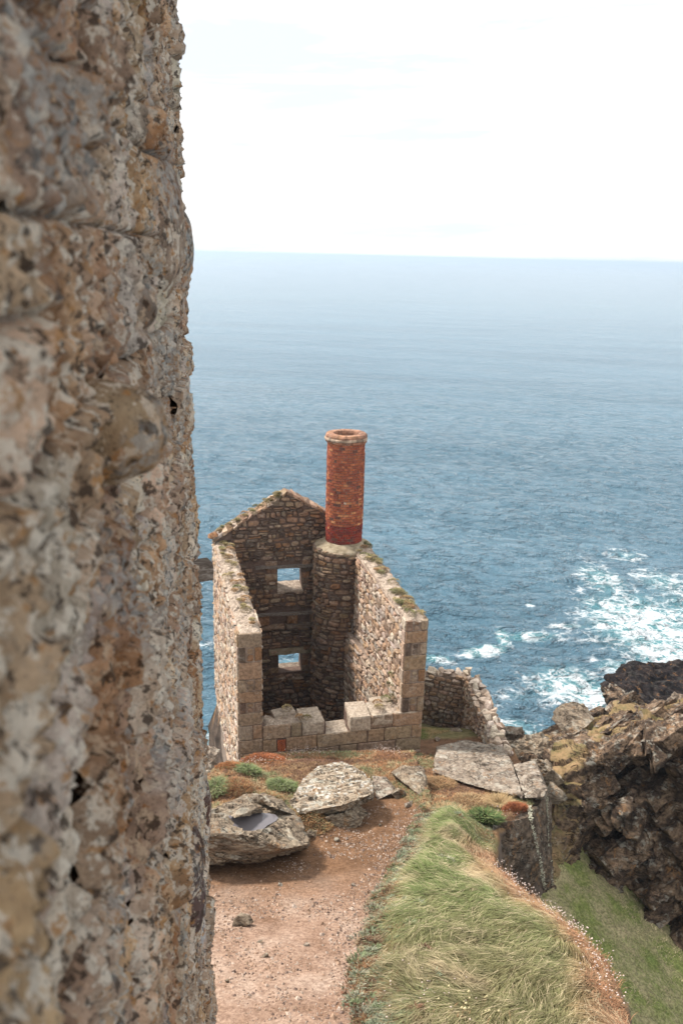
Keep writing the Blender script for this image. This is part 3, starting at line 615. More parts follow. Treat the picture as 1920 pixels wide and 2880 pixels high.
# blocks of the jointed cliff face: they share one dip
g = np.random.default_rng(44); Vg = V.reshape(G.shape); nr, ncl = G.shape[:2]; cnt = 0
def rotm(ax, an):
    ax = np.asarray(ax, float) / np.linalg.norm(ax); K = np.array([[0, -ax[2], ax[1]], [ax[2], 0, -ax[0]], [-ax[1], ax[0], 0]]); return np.eye(3) + math.sin(an) * K + (1 - math.cos(an)) * K @ K
BASE = rotm((0, 1, 0), math.radians(-34)) @ rotm((1, 0, 0), math.radians(-18)) @ rotm((0, 0, 1), math.radians(25))
while cnt < 70:
    i_, j_ = int(g.uniform(.06, .80) * nr), int(g.uniform(.24, .93) * ncl); c = Vg[i_, j_]
    if np.linalg.norm((c - cave) * np.array([.95, .6, 1.3])) < 1.0 or line_d(c[None, :2], GUL)[0] < 1.3 or (proj(c)[0] < 1600 and proj(c)[1] > 2060): continue
    sz_ = np.array([g.uniform(.8, 2.0), g.uniform(.6, 1.3), g.uniform(.45, 1.0)]) * (.75 if i_ > .6 * nr else 1.)
    B = np.array([(a, b, c_) for a in (-1, 1) for b in (-1, 1) for c_ in (-1, 1)]) * g.uniform(.72, 1.0, (8, 3)) * sz_ * .62
    Rm = rotm(g.normal(size=3), g.normal(0, .09)) @ BASE
    Vb, Nb, Fb = hullmesh((c - Nn[i_, j_] * .30 * sz_[2]) + B @ Rm.T, .14); Vb = rough(Vb, Nb, .10, .55, 200 + cnt)
    obj('rock_block', Vb, Fb, MAT['cliffblock'], cliff, smooth=True, sharp=24); cnt += 1


# ------------------------------------------------------------------ stonework generators
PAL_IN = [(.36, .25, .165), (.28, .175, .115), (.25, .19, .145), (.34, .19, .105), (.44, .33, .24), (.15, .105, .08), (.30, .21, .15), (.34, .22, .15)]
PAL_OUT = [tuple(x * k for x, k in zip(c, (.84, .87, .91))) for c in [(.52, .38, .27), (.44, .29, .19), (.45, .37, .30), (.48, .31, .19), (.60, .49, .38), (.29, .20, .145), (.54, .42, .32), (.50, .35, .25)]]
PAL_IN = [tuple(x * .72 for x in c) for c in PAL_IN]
PAL_ASH = [(.30, .225, .155), (.36, .29, .225), (.25, .185, .13), (.31, .21, .135), (.29, .235, .18), (.29, .195, .12)]
def pick(pal, rng, j=.12):
    c = np.array(pal[rng.integers(len(pal))]); return np.clip(c * (1 + rng.uniform(-j, j)) * (1 + rng.uniform(-.03, .03, 3)), .01, .9)
def stone_shape(w, h, prot, rng, square=False):
    """low stone: 40 or so triangles, its face pillowed and uneven; local (a across, b up, c out)"""
    if square:
        k = 12; base = np.array([(-1, -1), (-.33, -1), (.33, -1), (1, -1), (1, -.33), (1, .33), (1, 1), (.33, 1), (-.33, 1), (-1, 1), (-1, .33), (-1, -.33)], float)
        base = base + rng.uniform(-.035, .035, base.shape); in2, in1 = .90, .985
    else:
        k = 9; t = (np.arange(k) + rng.uniform(-.28, .28, k)) / k * 2 * math.pi + rng.uniform(0, 6)
        p = rng.uniform(.45, .8); base = np.stack([np.sign(np.cos(t)) * np.abs(np.cos(t)) ** p, np.sign(np.sin(t)) * np.abs(np.sin(t)) ** p], 1) * rng.uniform(.84, 1.04, (k, 1)); in2, in1 = .70, .95
    half = np.array([w / 2, h / 2]); tl = rng.uniform(-.25, .25, 2)
    def ring(s, c, jit):
        q = base * s; cc = c * (1 + (q @ tl)) + rng.uniform(-jit, jit, k)
        return np.concatenate([q * half, cc[:, None]], 1)
    R = [ring(1, -.05, 0), ring(in1, prot * .62, prot * .12), ring(in2, prot, prot * .18)]
    V = np.concatenate(R + [[[0, 0, prot * rng.uniform(.95, 1.15)]]]); F_ = []
    for r_ in (0, 1):
        for i in range(k): F_.append((r_ * k + i, r_ * k + (i + 1) % k, (r_ + 1) * k + (i + 1) % k, (r_ + 1) * k + i))
    for i in range(k): F_.append((2 * k + i, 2 * k + (i + 1) % k, 3 * k))
    return V, F_
class Masonry:
    def __init__(s): s.items = []
    def add(s, V, F_, t, n): s.items.append((V, F_, t, n))
def rubble(ms, org, eu, ez, en, u0, u1, z0, z1, rng, pal, hmin=.11, hmax=.24, wmin=.16, wmax=.5, prot=.05, keep=None, surf=None):
    z = z0
    while z < z1:
        h = min(rng.uniform(hmin, hmax), max(.08, z1 - z)); u = u0 - rng.uniform(0, .15)
        while u < u1:
            w_ = rng.uniform(wmin, wmax) * rng.choice([.7, 1, 1, 1.25]); hh = h * rng.uniform(.78, 1.06)
            a, b = max(u, u0), min(u + w_, u1); cw = b - a; cu = (a + b) / 2
            cz = z + h / 2 + .05 * math.sin(cu * 1.7 + z * 2.1) + rng.uniform(-.02, .02)
            if cw > .09 and (keep is None or keep(cu, cz, cw / 2, hh / 2)):
                parts_ = [(cu, cz, cw, hh)]
                if h > .17 and rng.random() < .25: parts_ = [(cu, cz - h * .25, cw, hh * .5), (cu, cz + h * .25, cw, hh * .46)]
                for (pu, pz, pw, ph) in parts_:
                    V, F_ = stone_shape(max(.06, pw - .022), max(.05, ph - .02), prot * rng.uniform(.4, 1.5), rng)
                    r_ = rng.uniform(-.16, .16); cr, sr = math.cos(r_), math.sin(r_)
                    a_, b_ = V[:, 0] * cr - V[:, 1] * sr + pu, V[:, 0] * sr + V[:, 1] * cr + pz
                    if surf: W, nn = surf(a_, b_, V[:, 2])
                    else: W, nn = org + a_[:, None] * eu + b_[:, None] * ez + V[:, 2:3] * en, en
                    ms.add(W, F_, pick(pal, rng), nn)
            u += w_
        z += h
def ashlar(ms, org, eu, ez, en, a, b, z0, z1, rng, pal, prot=.045, depth=None, square=True):
    V, F_ = stone_shape(b - a - .03, z1 - z0 - .03, prot, rng, square)
    W = org + (V[:, :1] + (a + b) / 2) * eu + (V[:, 1:2] + (z0 + z1) / 2) * ez + V[:, 2:3] * en
    ms.add(W, F_, pick(pal, rng, .08), en)
def roughbox(c0, c1, seg, amp, s, frame=Harr, top_only=False):
    """box between two house-frame corners with its faces gridded and roughened"""
    c0, c1 = np.asarray(c0, float), np.asarray(c1, float); bm = bmesh.new()
    bmesh.ops.create_cube(bm, size=1.)
    for v in bm.verts: v.co = Vector(c0 + (np.array(v.co) + .5) * (c1 - c0))
    for _ in range(9):
        es = [e for e in bm.edges if e.calc_length() > seg * 1.5]
        if not es: break
        bmesh.ops.subdivide_edges(bm, edges=es, cuts=1, use_grid_fill=True)
    bmesh.ops.triangulate(bm, faces=bm.faces); bmesh.ops.recalc_face_normals(bm, faces=bm.faces); bm.normal_update(); bm.verts.index_update()
    V = np.array([v.co[:] for v in bm.verts]); N_ = np.array([v.normal[:] for v in bm.verts]); F_ = [tuple(v.index for v in f.verts) for f in bm.faces]; bm.free()
    return frame(V + N_ * (amp * fbm(V, 2.2, 4, s))[:, None]) if frame else V, F_
def place_masonry(ms, root, mt, limit, name, restname, visible):
    """the largest `limit` pieces in view become parts, the rest one part of kind stuff"""
    sc_ = []
    for i, (V, F_, t, n) in enumerate(ms.items):
        px, py = proj(V); c = V.mean(0); face = -(c @ n) / np.linalg.norm(c) if np.ndim(n) else 0
        ar = (px.max() - px.min()) * (py.max() - py.min()) if (c @ fwd) > .3 else 0
        if not (-40 < px.mean() < 1960 and -40 < py.mean() < 2920) or face <= .02 or not visible(c, px.mean(), py.mean()): ar = 0
        sc_.append(ar)
    order = np.argsort(sc_)[::-1]; big = set(int(i) for i in order[:limit] if sc_[i] > 0)
    rest = MB()
    for i, (V, F_, t, n) in enumerate(ms.items):
        F_ = F_ if np.linalg.det(np.stack([V[F_[0][1]] - V[F_[0][0]], V[F_[0][2]] - V[F_[0][0]], V.mean(0) - V[F_[0][0]]])) < 0 else [f[::-1] for f in F_]
        if i in big: obj(name, V, F_, mt, root, tint=t, smooth=False)
        else: rest.add(V, F_, t)
    if rest.V:
        V, F_, T = rest.get(); obj(restname, V, F_, mt, root, tint=T, kind='stuff')

# ------------------------------------------------------------------ engine house
rng = np.random.default_rng(5)
house = thing('engine_house', 'roofless rubble stone engine house with a round red brick chimney above the sea', 'building', H(3.57, 5, -5.6))
W_, VG, TH = 7.15, 10.2, .86
ms = Masonry()
# wall cores
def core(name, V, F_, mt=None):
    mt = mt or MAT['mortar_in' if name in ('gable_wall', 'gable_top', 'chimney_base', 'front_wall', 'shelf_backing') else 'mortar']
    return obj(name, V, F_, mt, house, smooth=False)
core('side_wall', *roughbox((.03, .04, -10), (TH - .03, VG + .75, -.06), .3, .03, 1))
core('side_wall', *roughbox((W_ - TH + .03, .04, -10), (W_ - .03, VG + .2, -.02), .3, .03, 2))
core('wall_buttress', *roughbox((0, 0, 0), (1, 1, 1), .1, .0, 3, frame=lambda V: Harr(np.stack([W_ - TH + .06 - V[:, 0] * (.06 + .5 * V[:, 1]), 3.2 + 5.9 * V[:, 1], -10 + 6.05 * V[:, 2] + .05 * fbm(V, 9, 3, 3)], 1))))
core('front_wall', *roughbox((TH - .06, .05, -9.5), (3.3, 1.05, -4.0), .3, .03, 4))
core('front_wall', *roughbox((3.24, .08, -9.5), (4.3, 1.0, -4.48), .3, .03, 5))
core('front_wall', *roughbox((4.24, .05, -9.5), (W_ - TH + .06, 1.05, -4.0), .3, .03, 6))
# gable wall with its two windows, built from piers, aprons and lintels
WIN = [(3.02, 4.2, -2.42, -1.45), (3.1, 4.25, -6.92, -6.02)]
g0, g1 = VG + .02, VG + .78
for i, (a, b, z0, z1) in enumerate([(TH - .06, 3.02, -10, .25), (4.25, 6.6, -10, .25), (3.0, 4.27, -1.45, .25), (3.0, 4.27, -6.02, -2.6), (3.0, 4.27, -10, -7.05)]):
    core('gable_wall', *roughbox((a, g0 + .004 * i, z0), (b, g1 - .004 * i, z1), .3, .03, 10 + i))
gv = []
prof = [(0, .18), (.6, .55), (1.3, .98), (2.1, 1.45), (2.9, 1.95), (3.45, 2.34), (3.75, 2.2), (4.5, 1.75), (5.33, 1.3), (6.2, .75), (6.9, .3)]
k = len(prof); dz_ = .5
A = np.array([(u, g0 + .03, .1) for u, z in prof] + [(u, g0 + .03, z) for u, z in prof] + [(u, g1 - .03, .1) for u, z in prof] + [(u, g1 - .03, z) for u, z in prof])
F_ = []
for i in range(k - 1):
    F_ += [(i, i + 1, k + i + 1, k + i), (2 * k + i, 3 * k + i, 3 * k + i + 1, 2 * k + i + 1), (k + i, k + i + 1, 3 * k + i + 1, 3 * k + i)]
F_ += [(0, k, 3 * k, 2 * k), (k - 1, 3 * k - 1, 4 * k - 1, 2 * k - 1)]
core('gable_top', Harr(A), orient(Harr(A), F_))
pz = lambda u: np.interp(u, [p[0] for p in prof], [p[1] for p in prof])
def gkeep(u, z, hw, hh):
    if z + hh > pz(u) - .02: return False
    for a, b, z0, z1 in WIN:
        if a - hw - .02 < u < b + hw + .02 and z0 - hh - .2 < z < z1 + hh + .22: return False
    if 1.9 < u + hw and u - hw < 4.95 and (-1.52 < z + hh and z - hh < -1.22): return False
    if -4.4 < z + hh and z - hh < -3.6 and 1.9 < u + hw and u - hw < 4.9: return False
    return True
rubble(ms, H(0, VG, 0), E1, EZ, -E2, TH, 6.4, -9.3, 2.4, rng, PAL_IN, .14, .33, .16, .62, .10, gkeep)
# jamb stones beside the openings
for a, b, z0, z1 in WIN:
    z = z0 - .1
    while z < z1 + .1:
        h_ = rng.uniform(.2, .34)
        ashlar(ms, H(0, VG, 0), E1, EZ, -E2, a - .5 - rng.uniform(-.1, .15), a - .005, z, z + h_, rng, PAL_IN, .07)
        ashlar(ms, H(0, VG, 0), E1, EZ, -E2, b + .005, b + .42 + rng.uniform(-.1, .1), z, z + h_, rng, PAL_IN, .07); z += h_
# openings in the shelf: putlog recess
core('shelf_backing', *roughbox((2.0, VG - .012, -4.35), (4.85, VG + .03, -3.62), .4, .005, 30))
for a, b in ((2.0, 2.62), (3.45, 3.98), (4.62, 4.95)):
    ashlar(ms, H(0, VG - .02, 0), E1, EZ, -E2, a, b, -4.3, -3.75, rng, PAL_IN, .30)
ashlar(ms, H(0, VG, 0), E1, EZ, -E2, 2.0, 3.4, -4.58, -4.33, rng, PAL_IN, .2); ashlar(ms, H(0, VG, 0), E1, EZ, -E2, 3.4, 4.9, -4.58, -4.33, rng, PAL_IN, .22)
def plank(name, u0, u1, v0, v1, z0, z1, mt, bend=.02):
    n = 9; t = np.linspace(0, 1, n); A = []
    for q in t:
        u = u0 + (u1 - u0) * q; o_ = bend * math.sin(q * 7) + (z1 - z0) * .1 * math.sin(q * 13)
        A += [(u, v0, z0 + o_), (u, v1, z0 + o_), (u, v1, z1 + o_ * .7), (u, v0 + .01, z1 + o_ * .7)]
    F_ = [(0, 3, 2, 1), tuple(4 * (n - 1) + i for i in (0, 1, 2, 3))]
    for i in range(n - 1):
        for j in range(4): F_.append((4 * i + j, 4 * i + (j + 1) % 4, 4 * i + 4 + (j + 1) % 4, 4 * i + 4 + j))
    obj(name, Harr(A), orient(Harr(A), F_), mt, house)
plank('timber_lintel', 1.95, 4.9, VG - .13, VG + .3, -1.42, -1.28, MAT['wood'])
plank('timber_rail', 1.95, 4.9, VG - .46, VG - .30, -3.74, -3.62, MAT['wood'], .03)
plank('stone_lintel', 2.6, 4.78, VG - .1, VG + .4, -6.0, -5.7, MAT['cement'], .004)
# sloped window sills
for (a, b, z0, z1), zi in zip(WIN, (-2.62, -7.32)):
    n = 8; A = np.array([[(a - .02 + (b - a + .1) * i / (n - 1), v, z + .02 * random.uniform(-1, 1)) for i in range(n)] for v, z in ((VG - .06, zi - .12), (VG - .07, zi), (VG + .25, zi + .08), (VG + .8, z0))])
    obj('window_sill', Harr(A.reshape(-1, 3)), gridfaces(4, n)[:, ::-1], MAT['captop'], house)
# side walls: the lit inner face of the right wall, the outer face of the left, and their other faces
rubble(ms, H(W_ - TH, 0, 0), E2, EZ, -E1, .3, 10.2, -9.2, -.1, rng, PAL_OUT, .14, .36, .2, .7, .055, lambda u, z, a, b: not (u > 3.4 and z < -3.95) and u < 8.6)
bd = E2 * 5.8 - E1 * .5; bl = np.linalg.norm(bd); bd /= bl; bn = -(E1 * bd.dot(E2) - E2 * bd.dot(E1)); bn /= np.linalg.norm(bn)
rubble(ms, H(W_ - TH - .01, 3.2, 0), bd, EZ, bn, .2, bl, -9.2, -3.9, rng, PAL_OUT, .15, .38, .22, .75, .058)
rubble(ms, H(0, 0, 0), E2, EZ, -E1, .12, 10.9, -8.2, -.05, rng, PAL_OUT, .13, .34, .2, .7, .05)
rubble(ms, H(TH, 0, 0), E2, EZ, E1, .3, 10.2, -9.2, -.1, rng, PAL_OUT, .14, .3, .2, .6, .05)
rubble(ms, H(W_, 0, 0), E2, EZ, E1, .3, 10.3, -8.2, -.05, rng, PAL_OUT, .14, .3, .2, .6, .05)
# piers at the front ends of the side walls
LP = [(0, -.56, 'B'), (-.56, -1.15, 'r'), (-1.15, -1.85, 'B'), (-1.85, -2.35, 'r'), (-2.35, -2.8, 'B'), (-2.8, -3.22, 'r'), (-3.22, -3.75, 'B'), (-3.75, -4.35, 'b'), (-4.35, -4.92, 'B'), (-4.92, -5.5, 'B'), (-5.5, -6.1, 'B')]
RP = [(.02, -.42, 'r'), (-.42, -.92, 'B'), (-.92, -1.42, 'r'), (-1.42, -2.05, 'B'), (-2.05, -2.6, 'r'), (-2.6, -3.22, 'B'), (-3.22, -3.85, 'r')]
for u0, PL in ((0, LP), (W_ - TH, RP)):
    for z1, z0, kd in PL:
        if kd == 'B': ashlar(ms, H(u0, .04, 0), E1, EZ, -E2, 0, TH, z0, z1, rng, PAL_ASH, .05)
        elif kd == 'b':
            ashlar(ms, H(u0, .04, 0), E1, EZ, -E2, 0, .5, z0, z1, rng, PAL_ASH, .05); ashlar(ms, H(u0, .04, 0), E1, EZ, -E2, .5, TH, z0, z1, rng, PAL_ASH, .04)
        else:
            h_ = z1 - z0
            ashlar(ms, H(u0, .04, 0), E1, EZ, -E2, 0, .27, z0, z1, rng, PAL_IN, .05); ashlar(ms, H(u0, .04, 0), E1, EZ, -E2, .58, TH, z0 + .02, z1, rng, PAL_IN, .055)
            ashlar(ms, H(u0, .04, 0), E1, EZ, -E2, .29, .56, z0, z0 + h_ * .52, rng, PAL_IN, .035, square=False); ashlar(ms, H(u0, .04, 0), E1, EZ, -E2, .3, .55, z0 + h_ * .5, z1 - .04, rng, PAL_IN, .03, square=False)
        # quoin returns along the side faces
        ashlar(ms, H(0 if u0 == 0 else W_, .06, 0), E2, EZ, -E1 if u0 == 0 else E1, 0, .3 + .2 * (kd == 'r'), z0, z1, rng, PAL_ASH, .04)
        if u0: ashlar(ms, H(W_ - TH, .06, 0), E2, EZ, -E1, 0, .3 + .15 * (kd == 'r'), z0, z1, rng, PAL_OUT, .04)
# ashlar courses of the front wall
CO = [(-4.43, -3.86, [.86, 1.95, 2.36, 3.22]), (-4.43, -3.86, [5.0, 5.92, 7.15]),
      (-5.0, -4.43, [.86, 1.42, 1.75, 2.95, 4.95, 5.62, 6.72, 7.15]), (-5.56, -5.0, [.86, 1.7, 2.55, 3.85, 4.55, 6.1, 7.15]), (-6.15, -5.56, [.86, 1.9, 3.0, 4.0, 5.3, 6.7, 7.15])]
for z0, z1, us in CO:
    for a, b in zip(us[:-1], us[1:]):
        if (a, b) == (1.42, 1.75): continue
        ashlar(ms, H(0, .06, 0), E1, EZ, -E2, a, b, z0, z1, rng, PAL_ASH, .055)
for a, b in ((W_ - TH, W_),):
    pass
place_masonry_args = (ms,)
# red brick patch in the front wall
for i in range(5):
    for j in range(2):
        V, F_ = stone_shape(.15, .085, .03, rng, True)
        W = H(1.59 + (j - .5) * .16, .05, -4.95 + i * .1) + V[:, :1] * E1 + V[:, 1:2] * EZ - V[:, 2:3] * E2
        obj('patch_brick', W, F_[::-1] if False else orient(W, F_), MAT['brick'], house, tint=(.42, .13, .06))
# loose top blocks of the front wall (full solid blocks)
def block(name, u0, u1, v0, v1, z0, z1, tilt=0., mt=MAT['stone'], tint=(.41, .345, .275), amp=.03, s=0):
    V, F_ = roughbox((-.5, -.5, -.5), (.5, .5, .5), .12, 0, s, frame=None)
    V = V * (1 - .05 * (np.abs(V).max(1) > .49)[:, None] * (np.sort(np.abs(V), 1)[:, 1:2] > .47))
    V = V * np.array([u1 - u0, v1 - v0, z1 - z0])
    N_ = V / np.linalg.norm(V, axis=1)[:, None]
    V = V + N_ * (amp * fbm(V + s * 7.7, 5, 4, s))[:, None]
    c, s_ = math.cos(tilt), math.sin(tilt)
    V = np.stack([V[:, 0] * c - V[:, 1] * s_, V[:, 0] * s_ + V[:, 1] * c, V[:, 2]], 1) + np.array([(u0 + u1) / 2, (v0 + v1) / 2, (z0 + z1) / 2])
    obj(name, Harr(V), F_, mt, house, tint=tint)
block('capping_block', 2.34, 3.22, .0, 1.14, -4.3, -3.84, .04, s=1)
block('capping_block', 4.24, 5.06, -.07, 1.16, -4.44, -3.79, -.03, s=2)
block('capping_block', 5.1, 5.95, .0, 1.08, -4.3, -3.84, .02, s=3)
block('capping_block', 3.25, 4.2, .02, .95, -4.9, -4.42, .0, s=4)
block('capping_block', 1.35, 2.25, .72, 1.2, -4.1, -3.80, .2, tint=(.38, .32, .26), s=5)
block('capping_block', 5.3, 6.2, 1.0, 1.4, -4.1, -3.82, .05, s=7)
block('capping_block', 6.0, 6.95, .02, .7, -4.3, -3.85, .0, s=6)
# wall tops: rough rubble caps
def cap(u0, u1, v0, v1, zfun, s, name='wall_cap'):
    nu, nv = max(8, int((u1 - u0) / .07)), max(8, int((v1 - v0) / .07)); U, Vv = np.meshgrid(np.linspace(u0, u1, nu), np.linspace(v0, v1, nv), indexing='ij')
    Q = np.stack([U.ravel(), Vv.ravel(), U.ravel() * 0], 1)
    ed = np.minimum.reduce([Q[:, 0] - u0, u1 - Q[:, 0], Q[:, 1] - v0, v1 - Q[:, 1]])
    z = zfun(Q[:, 0], Q[:, 1]) + .13 * chisel(Q, .3, s, .5, .35) / .3 * .6 + .04 * fbm(Q, 4, 4, s) - .12 * sstep(.12, 0, ed)
    Q[:, 2] = z
    obj(name, Harr(Q), gridfaces(nu, nv), MAT['captop'], house, smooth=False)
cap(.0, TH, .0, VG + .1, lambda u, v: .02 + 0 * u, 3)
cap(W_ - TH, W_, .0, 9.4, lambda u, v: .04 + 0 * u, 4)
cap(0.9, 2.5, .1, 1.1, lambda u, v: -3.95 + .08 * u * 0, 5); cap(3.2, 4.35, .1, 1.05, lambda u, v: -4.45 + 0 * u, 6); cap(5.2, W_ - TH, .1, 1.05, lambda u, v: -3.84 + 0 * u, 7)
# gable coping: individual uneven stones along the slopes
for (ua, ub, nst) in ((-.05, 3.45, 15), (3.45, 5.5, 7)):
    for i in range(nst):
        t0, t1 = ua + (ub - ua) * i / nst, ua + (ub - ua) * (i + 1) / nst; zz = pz((t0 + t1) / 2)
        pts = np.array([(rng.uniform(-.05, .05) + q, v + rng.uniform(-.06, .06), pz(max(q, 0)) + zz * 0 + dz + rng.uniform(-.05, .05)) for q in (t0 + .01, t1 - .01) for v in (VG - .08, VG + .86) for dz in (-.08, .06 * rng.uniform(.3, 1.4))])
        V, N_, F2 = hullmesh(pts, .16); V = V + N_ * (.05 * fbm(V, 4, 3, i))[:, None]
        obj('coping_stone', Harr(V), F2, MAT['stone'], house, tint=pick(PAL_OUT + PAL_IN, rng))
V, N_, F2 = hullmesh(blob((-.02, 10.35, .32), (.26, .26, .2), 14, 3), .12); obj('coping_stone', Harr(V), F2, MAT['stone'], house, tint=(.36, .19, .10))
# round rubble base of the chimney
CU, CVv, RB = 5.98, 9.15, 1.33
n = 48; zs = np.linspace(-10, -.06, 34); th = np.linspace(0, 2 * math.pi, n, endpoint=False)
TT, ZZ = np.meshgrid(th, zs, indexing='ij'); V = np.stack([CU + (RB - .02) * np.cos(TT).ravel(), CVv + (RB - .02) * np.sin(TT).ravel(), ZZ.ravel()], 1)
fa = gridfaces(n, 34).tolist(); a = (n - 1) * 34; fa += [(a + j, j, j + 1, a + j + 1) for j in range(33)]; fa.append(tuple(i * 34 + 33 for i in range(n)))
core('chimney_base', Harr(V), [tuple(f) for f in fa])
def csurf(a_, b_, c_):
    t = -math.pi * 1.12 + a_ / RB; r_ = RB + c_; m = t.mean()
    return Harr(np.stack([CU + r_ * np.cos(t), CVv + r_ * np.sin(t), b_], 1)), E1 * math.cos(m) + E2 * math.sin(m)
rubble(ms, None, None, None, None, 0, RB * math.pi * .80, -9.3, -.08, rng, PAL_IN, .14, .33, .18, .6, .09, None, csurf)
# sloping cement collar where the brick starts
def lathe(profile, n=56, cu=CU, cv=CVv, amp=0., s=0):
    k = len(profile); th = np.linspace(0, 2 * math.pi, n, endpoint=False); A = []
    for t in th:
        for r_, z in profile: A.append((r_, t, z))
    A = np.array(A); Q = np.stack([A[:, 0] * np.cos(A[:, 1]), A[:, 0] * np.sin(A[:, 1]), A[:, 2]], 1); r_ = A[:, 0] + amp * fbm(Q, 3, 4, s)
    V = np.stack([cu + r_ * np.cos(A[:, 1]), cv + r_ * np.sin(A[:, 1]), A[:, 2] + amp * .7 * fbm(Q + 5, 3, 3, s)], 1); F_ = []
    for i in range(n):
        for j in range(k - 1): F_.append((i * k + j, ((i + 1) % n) * k + j, ((i + 1) % n) * k + j + 1, i * k + j + 1))
    return Harr(V), F_
obj('cement_collar', *lathe([(.8, .22), (.93, .20), (1.1, .10), (1.30, .02), (1.38, -.06), (1.36, -.2), (1.2, -.25)], amp=.05, s=3), MAT['cement'], house, smooth=True)
CUc, CVc = 6.02, 9.2
chim = bpy.data.objects.new('chimney', None); COL.objects.link(chim); chim.parent = house; chim.location = tuple(np.array(H(CUc, CVc, 0)) - np.array(house.location))
def R_ch(z): t = np.clip(z / 4.95, 0, 1); return .845 + .035 * math.sin(t * 2.6 + .2) 
prof_c = [(R_ch(z) - .025, z) for z in np.linspace(-.1, 4.95, 30)]
obj('flue_mortar', *lathe(prof_c + [(.60, 4.98), (.58, 3.0), (.2, 2.6), (0.02, 2.6)], 48, CUc, CVc), m_mortar('chimney_mortar', (.36, .24, .18)), chim, smooth=True)
bricks = []
NC, NB = 41, 22
for c in range(NC):
    z0 = .02 + c * 4.93 / NC; z1 = z0 + 4.93 / NC - .022
    t_ = c / NC
    for b in range(NB):
        header = rng.random() < .15
        a0 = (b + (.5 if c % 2 else 0) + rng.uniform(-.06, .06)) * 2 * math.pi / NB; a1 = a0 + 2 * math.pi / NB - .026
        segs = [(a0, a1)] if not header else [(a0, (a0 + a1) / 2 - .006), ((a0 + a1) / 2 + .006, a1)]
        for (q0, q1) in segs:
            ro = R_ch(z0) + rng.uniform(-.006, .012) + (.01 if rng.random() < .08 else 0); A = []
            for zz in (z0, z1):
                for q in (q0, (q0 + q1) / 2, q1): A.append((CUc + ro * math.cos(q), CVc + ro * math.sin(q), zz + rng.uniform(-.004, .004)))
            for zz in (z0, z1):
                for q in (q0, (q0 + q1) / 2, q1): A.append((CUc + (ro - .07) * math.cos(q), CVc + (ro - .07) * math.sin(q), zz))
            F_ = [(0, 1, 4, 3), (1, 2, 5, 4), (0, 6, 7, 1), (1, 7, 8, 2), (3, 4, 10, 9), (4, 5, 11, 10), (0, 3, 9, 6), (2, 8, 11, 5)]
            base = np.array([(.38, .125, .062), (.32, .095, .052), (.41, .145, .074), (.27, .082, .052)][rng.integers(4)]) * rng.uniform(.85, 1.12)
            if t_ < .2: base = np.array([(.24, .042, .030), (.28, .06, .036), (.17, .042, .036)][rng.integers(3)])
            if rng.random() < (.14 if .22 < t_ < .5 else .03): base = np.array((.54, .25, .12)) * rng.uniform(.85, 1.1)
            if rng.random() < .004: base = np.array((.55, .42, .33))
            if rng.random() < .05: base = np.array((.14, .07, .055))
            qm = (q0 + q1) / 2
            bricks.append((Harr(A), F_, base, E1 * math.cos(qm) + E2 * math.sin(qm)))
mb = Masonry(); mb.items = bricks
place_masonry(mb, chim, MAT['brick'], 300, 'brick', 'brickwork', lambda c, x, y: True)
CAPM = m_stone('cap_brick', .5, .6)
for nm, pr, s in (('cap_ring', [(.84, 4.92), (.90, 4.93), (.935, 4.97), (.935, 5.02), (.90, 5.05), (.8, 5.05)], 1), ('cap_ring', [(.86, 5.04), (.965, 5.05), (.985, 5.09), (.98, 5.15), (.94, 5.18), (.82, 5.19)], 2), ('cap_ring', [(.85, 5.18), (.945, 5.19), (.95, 5.27), (.90, 5.34), (.72, 5.37), (.57, 5.34), (.54, 5.25), (.56, 4.9), (.57, 3.2)], 3)):
    V, F_ = lathe(pr, 132, CUc, CVc, .035, s); q = rng.uniform(.62, 1.25, (44, 1)); q = q * np.where(rng.random((44, 1)) < .12, .5, 1)
    obj(nm, V, F_, CAPM, chim, smooth=False, tint=np.repeat(np.array([(.33, .15, .09), (.44, .33, .245), (.36, .20, .135)][s - 1]) * q, 3 * len(pr), 0))
def hv(c, x, y): return True
place_masonry(ms, house, MAT['stone'], 300, 'stone', 'rubble_stones', lambda c, x, y: not (y > 2150 and x < 1200))
# stump of timber in the right wall, broken board lying by it
A = [H(6.2, 8.1, -3.1), H(6.28, 8.1, -3.1), H(6.2, 8.0, -3.1), H(6.28, 7.6, -3.9), H(6.12, 7.6, -3.95), H(6.2, 7.5, -3.85)]
V, N_, F2 = hullmesh(A, .2); obj('broken_board', V, F2, MAT['wood'], house)

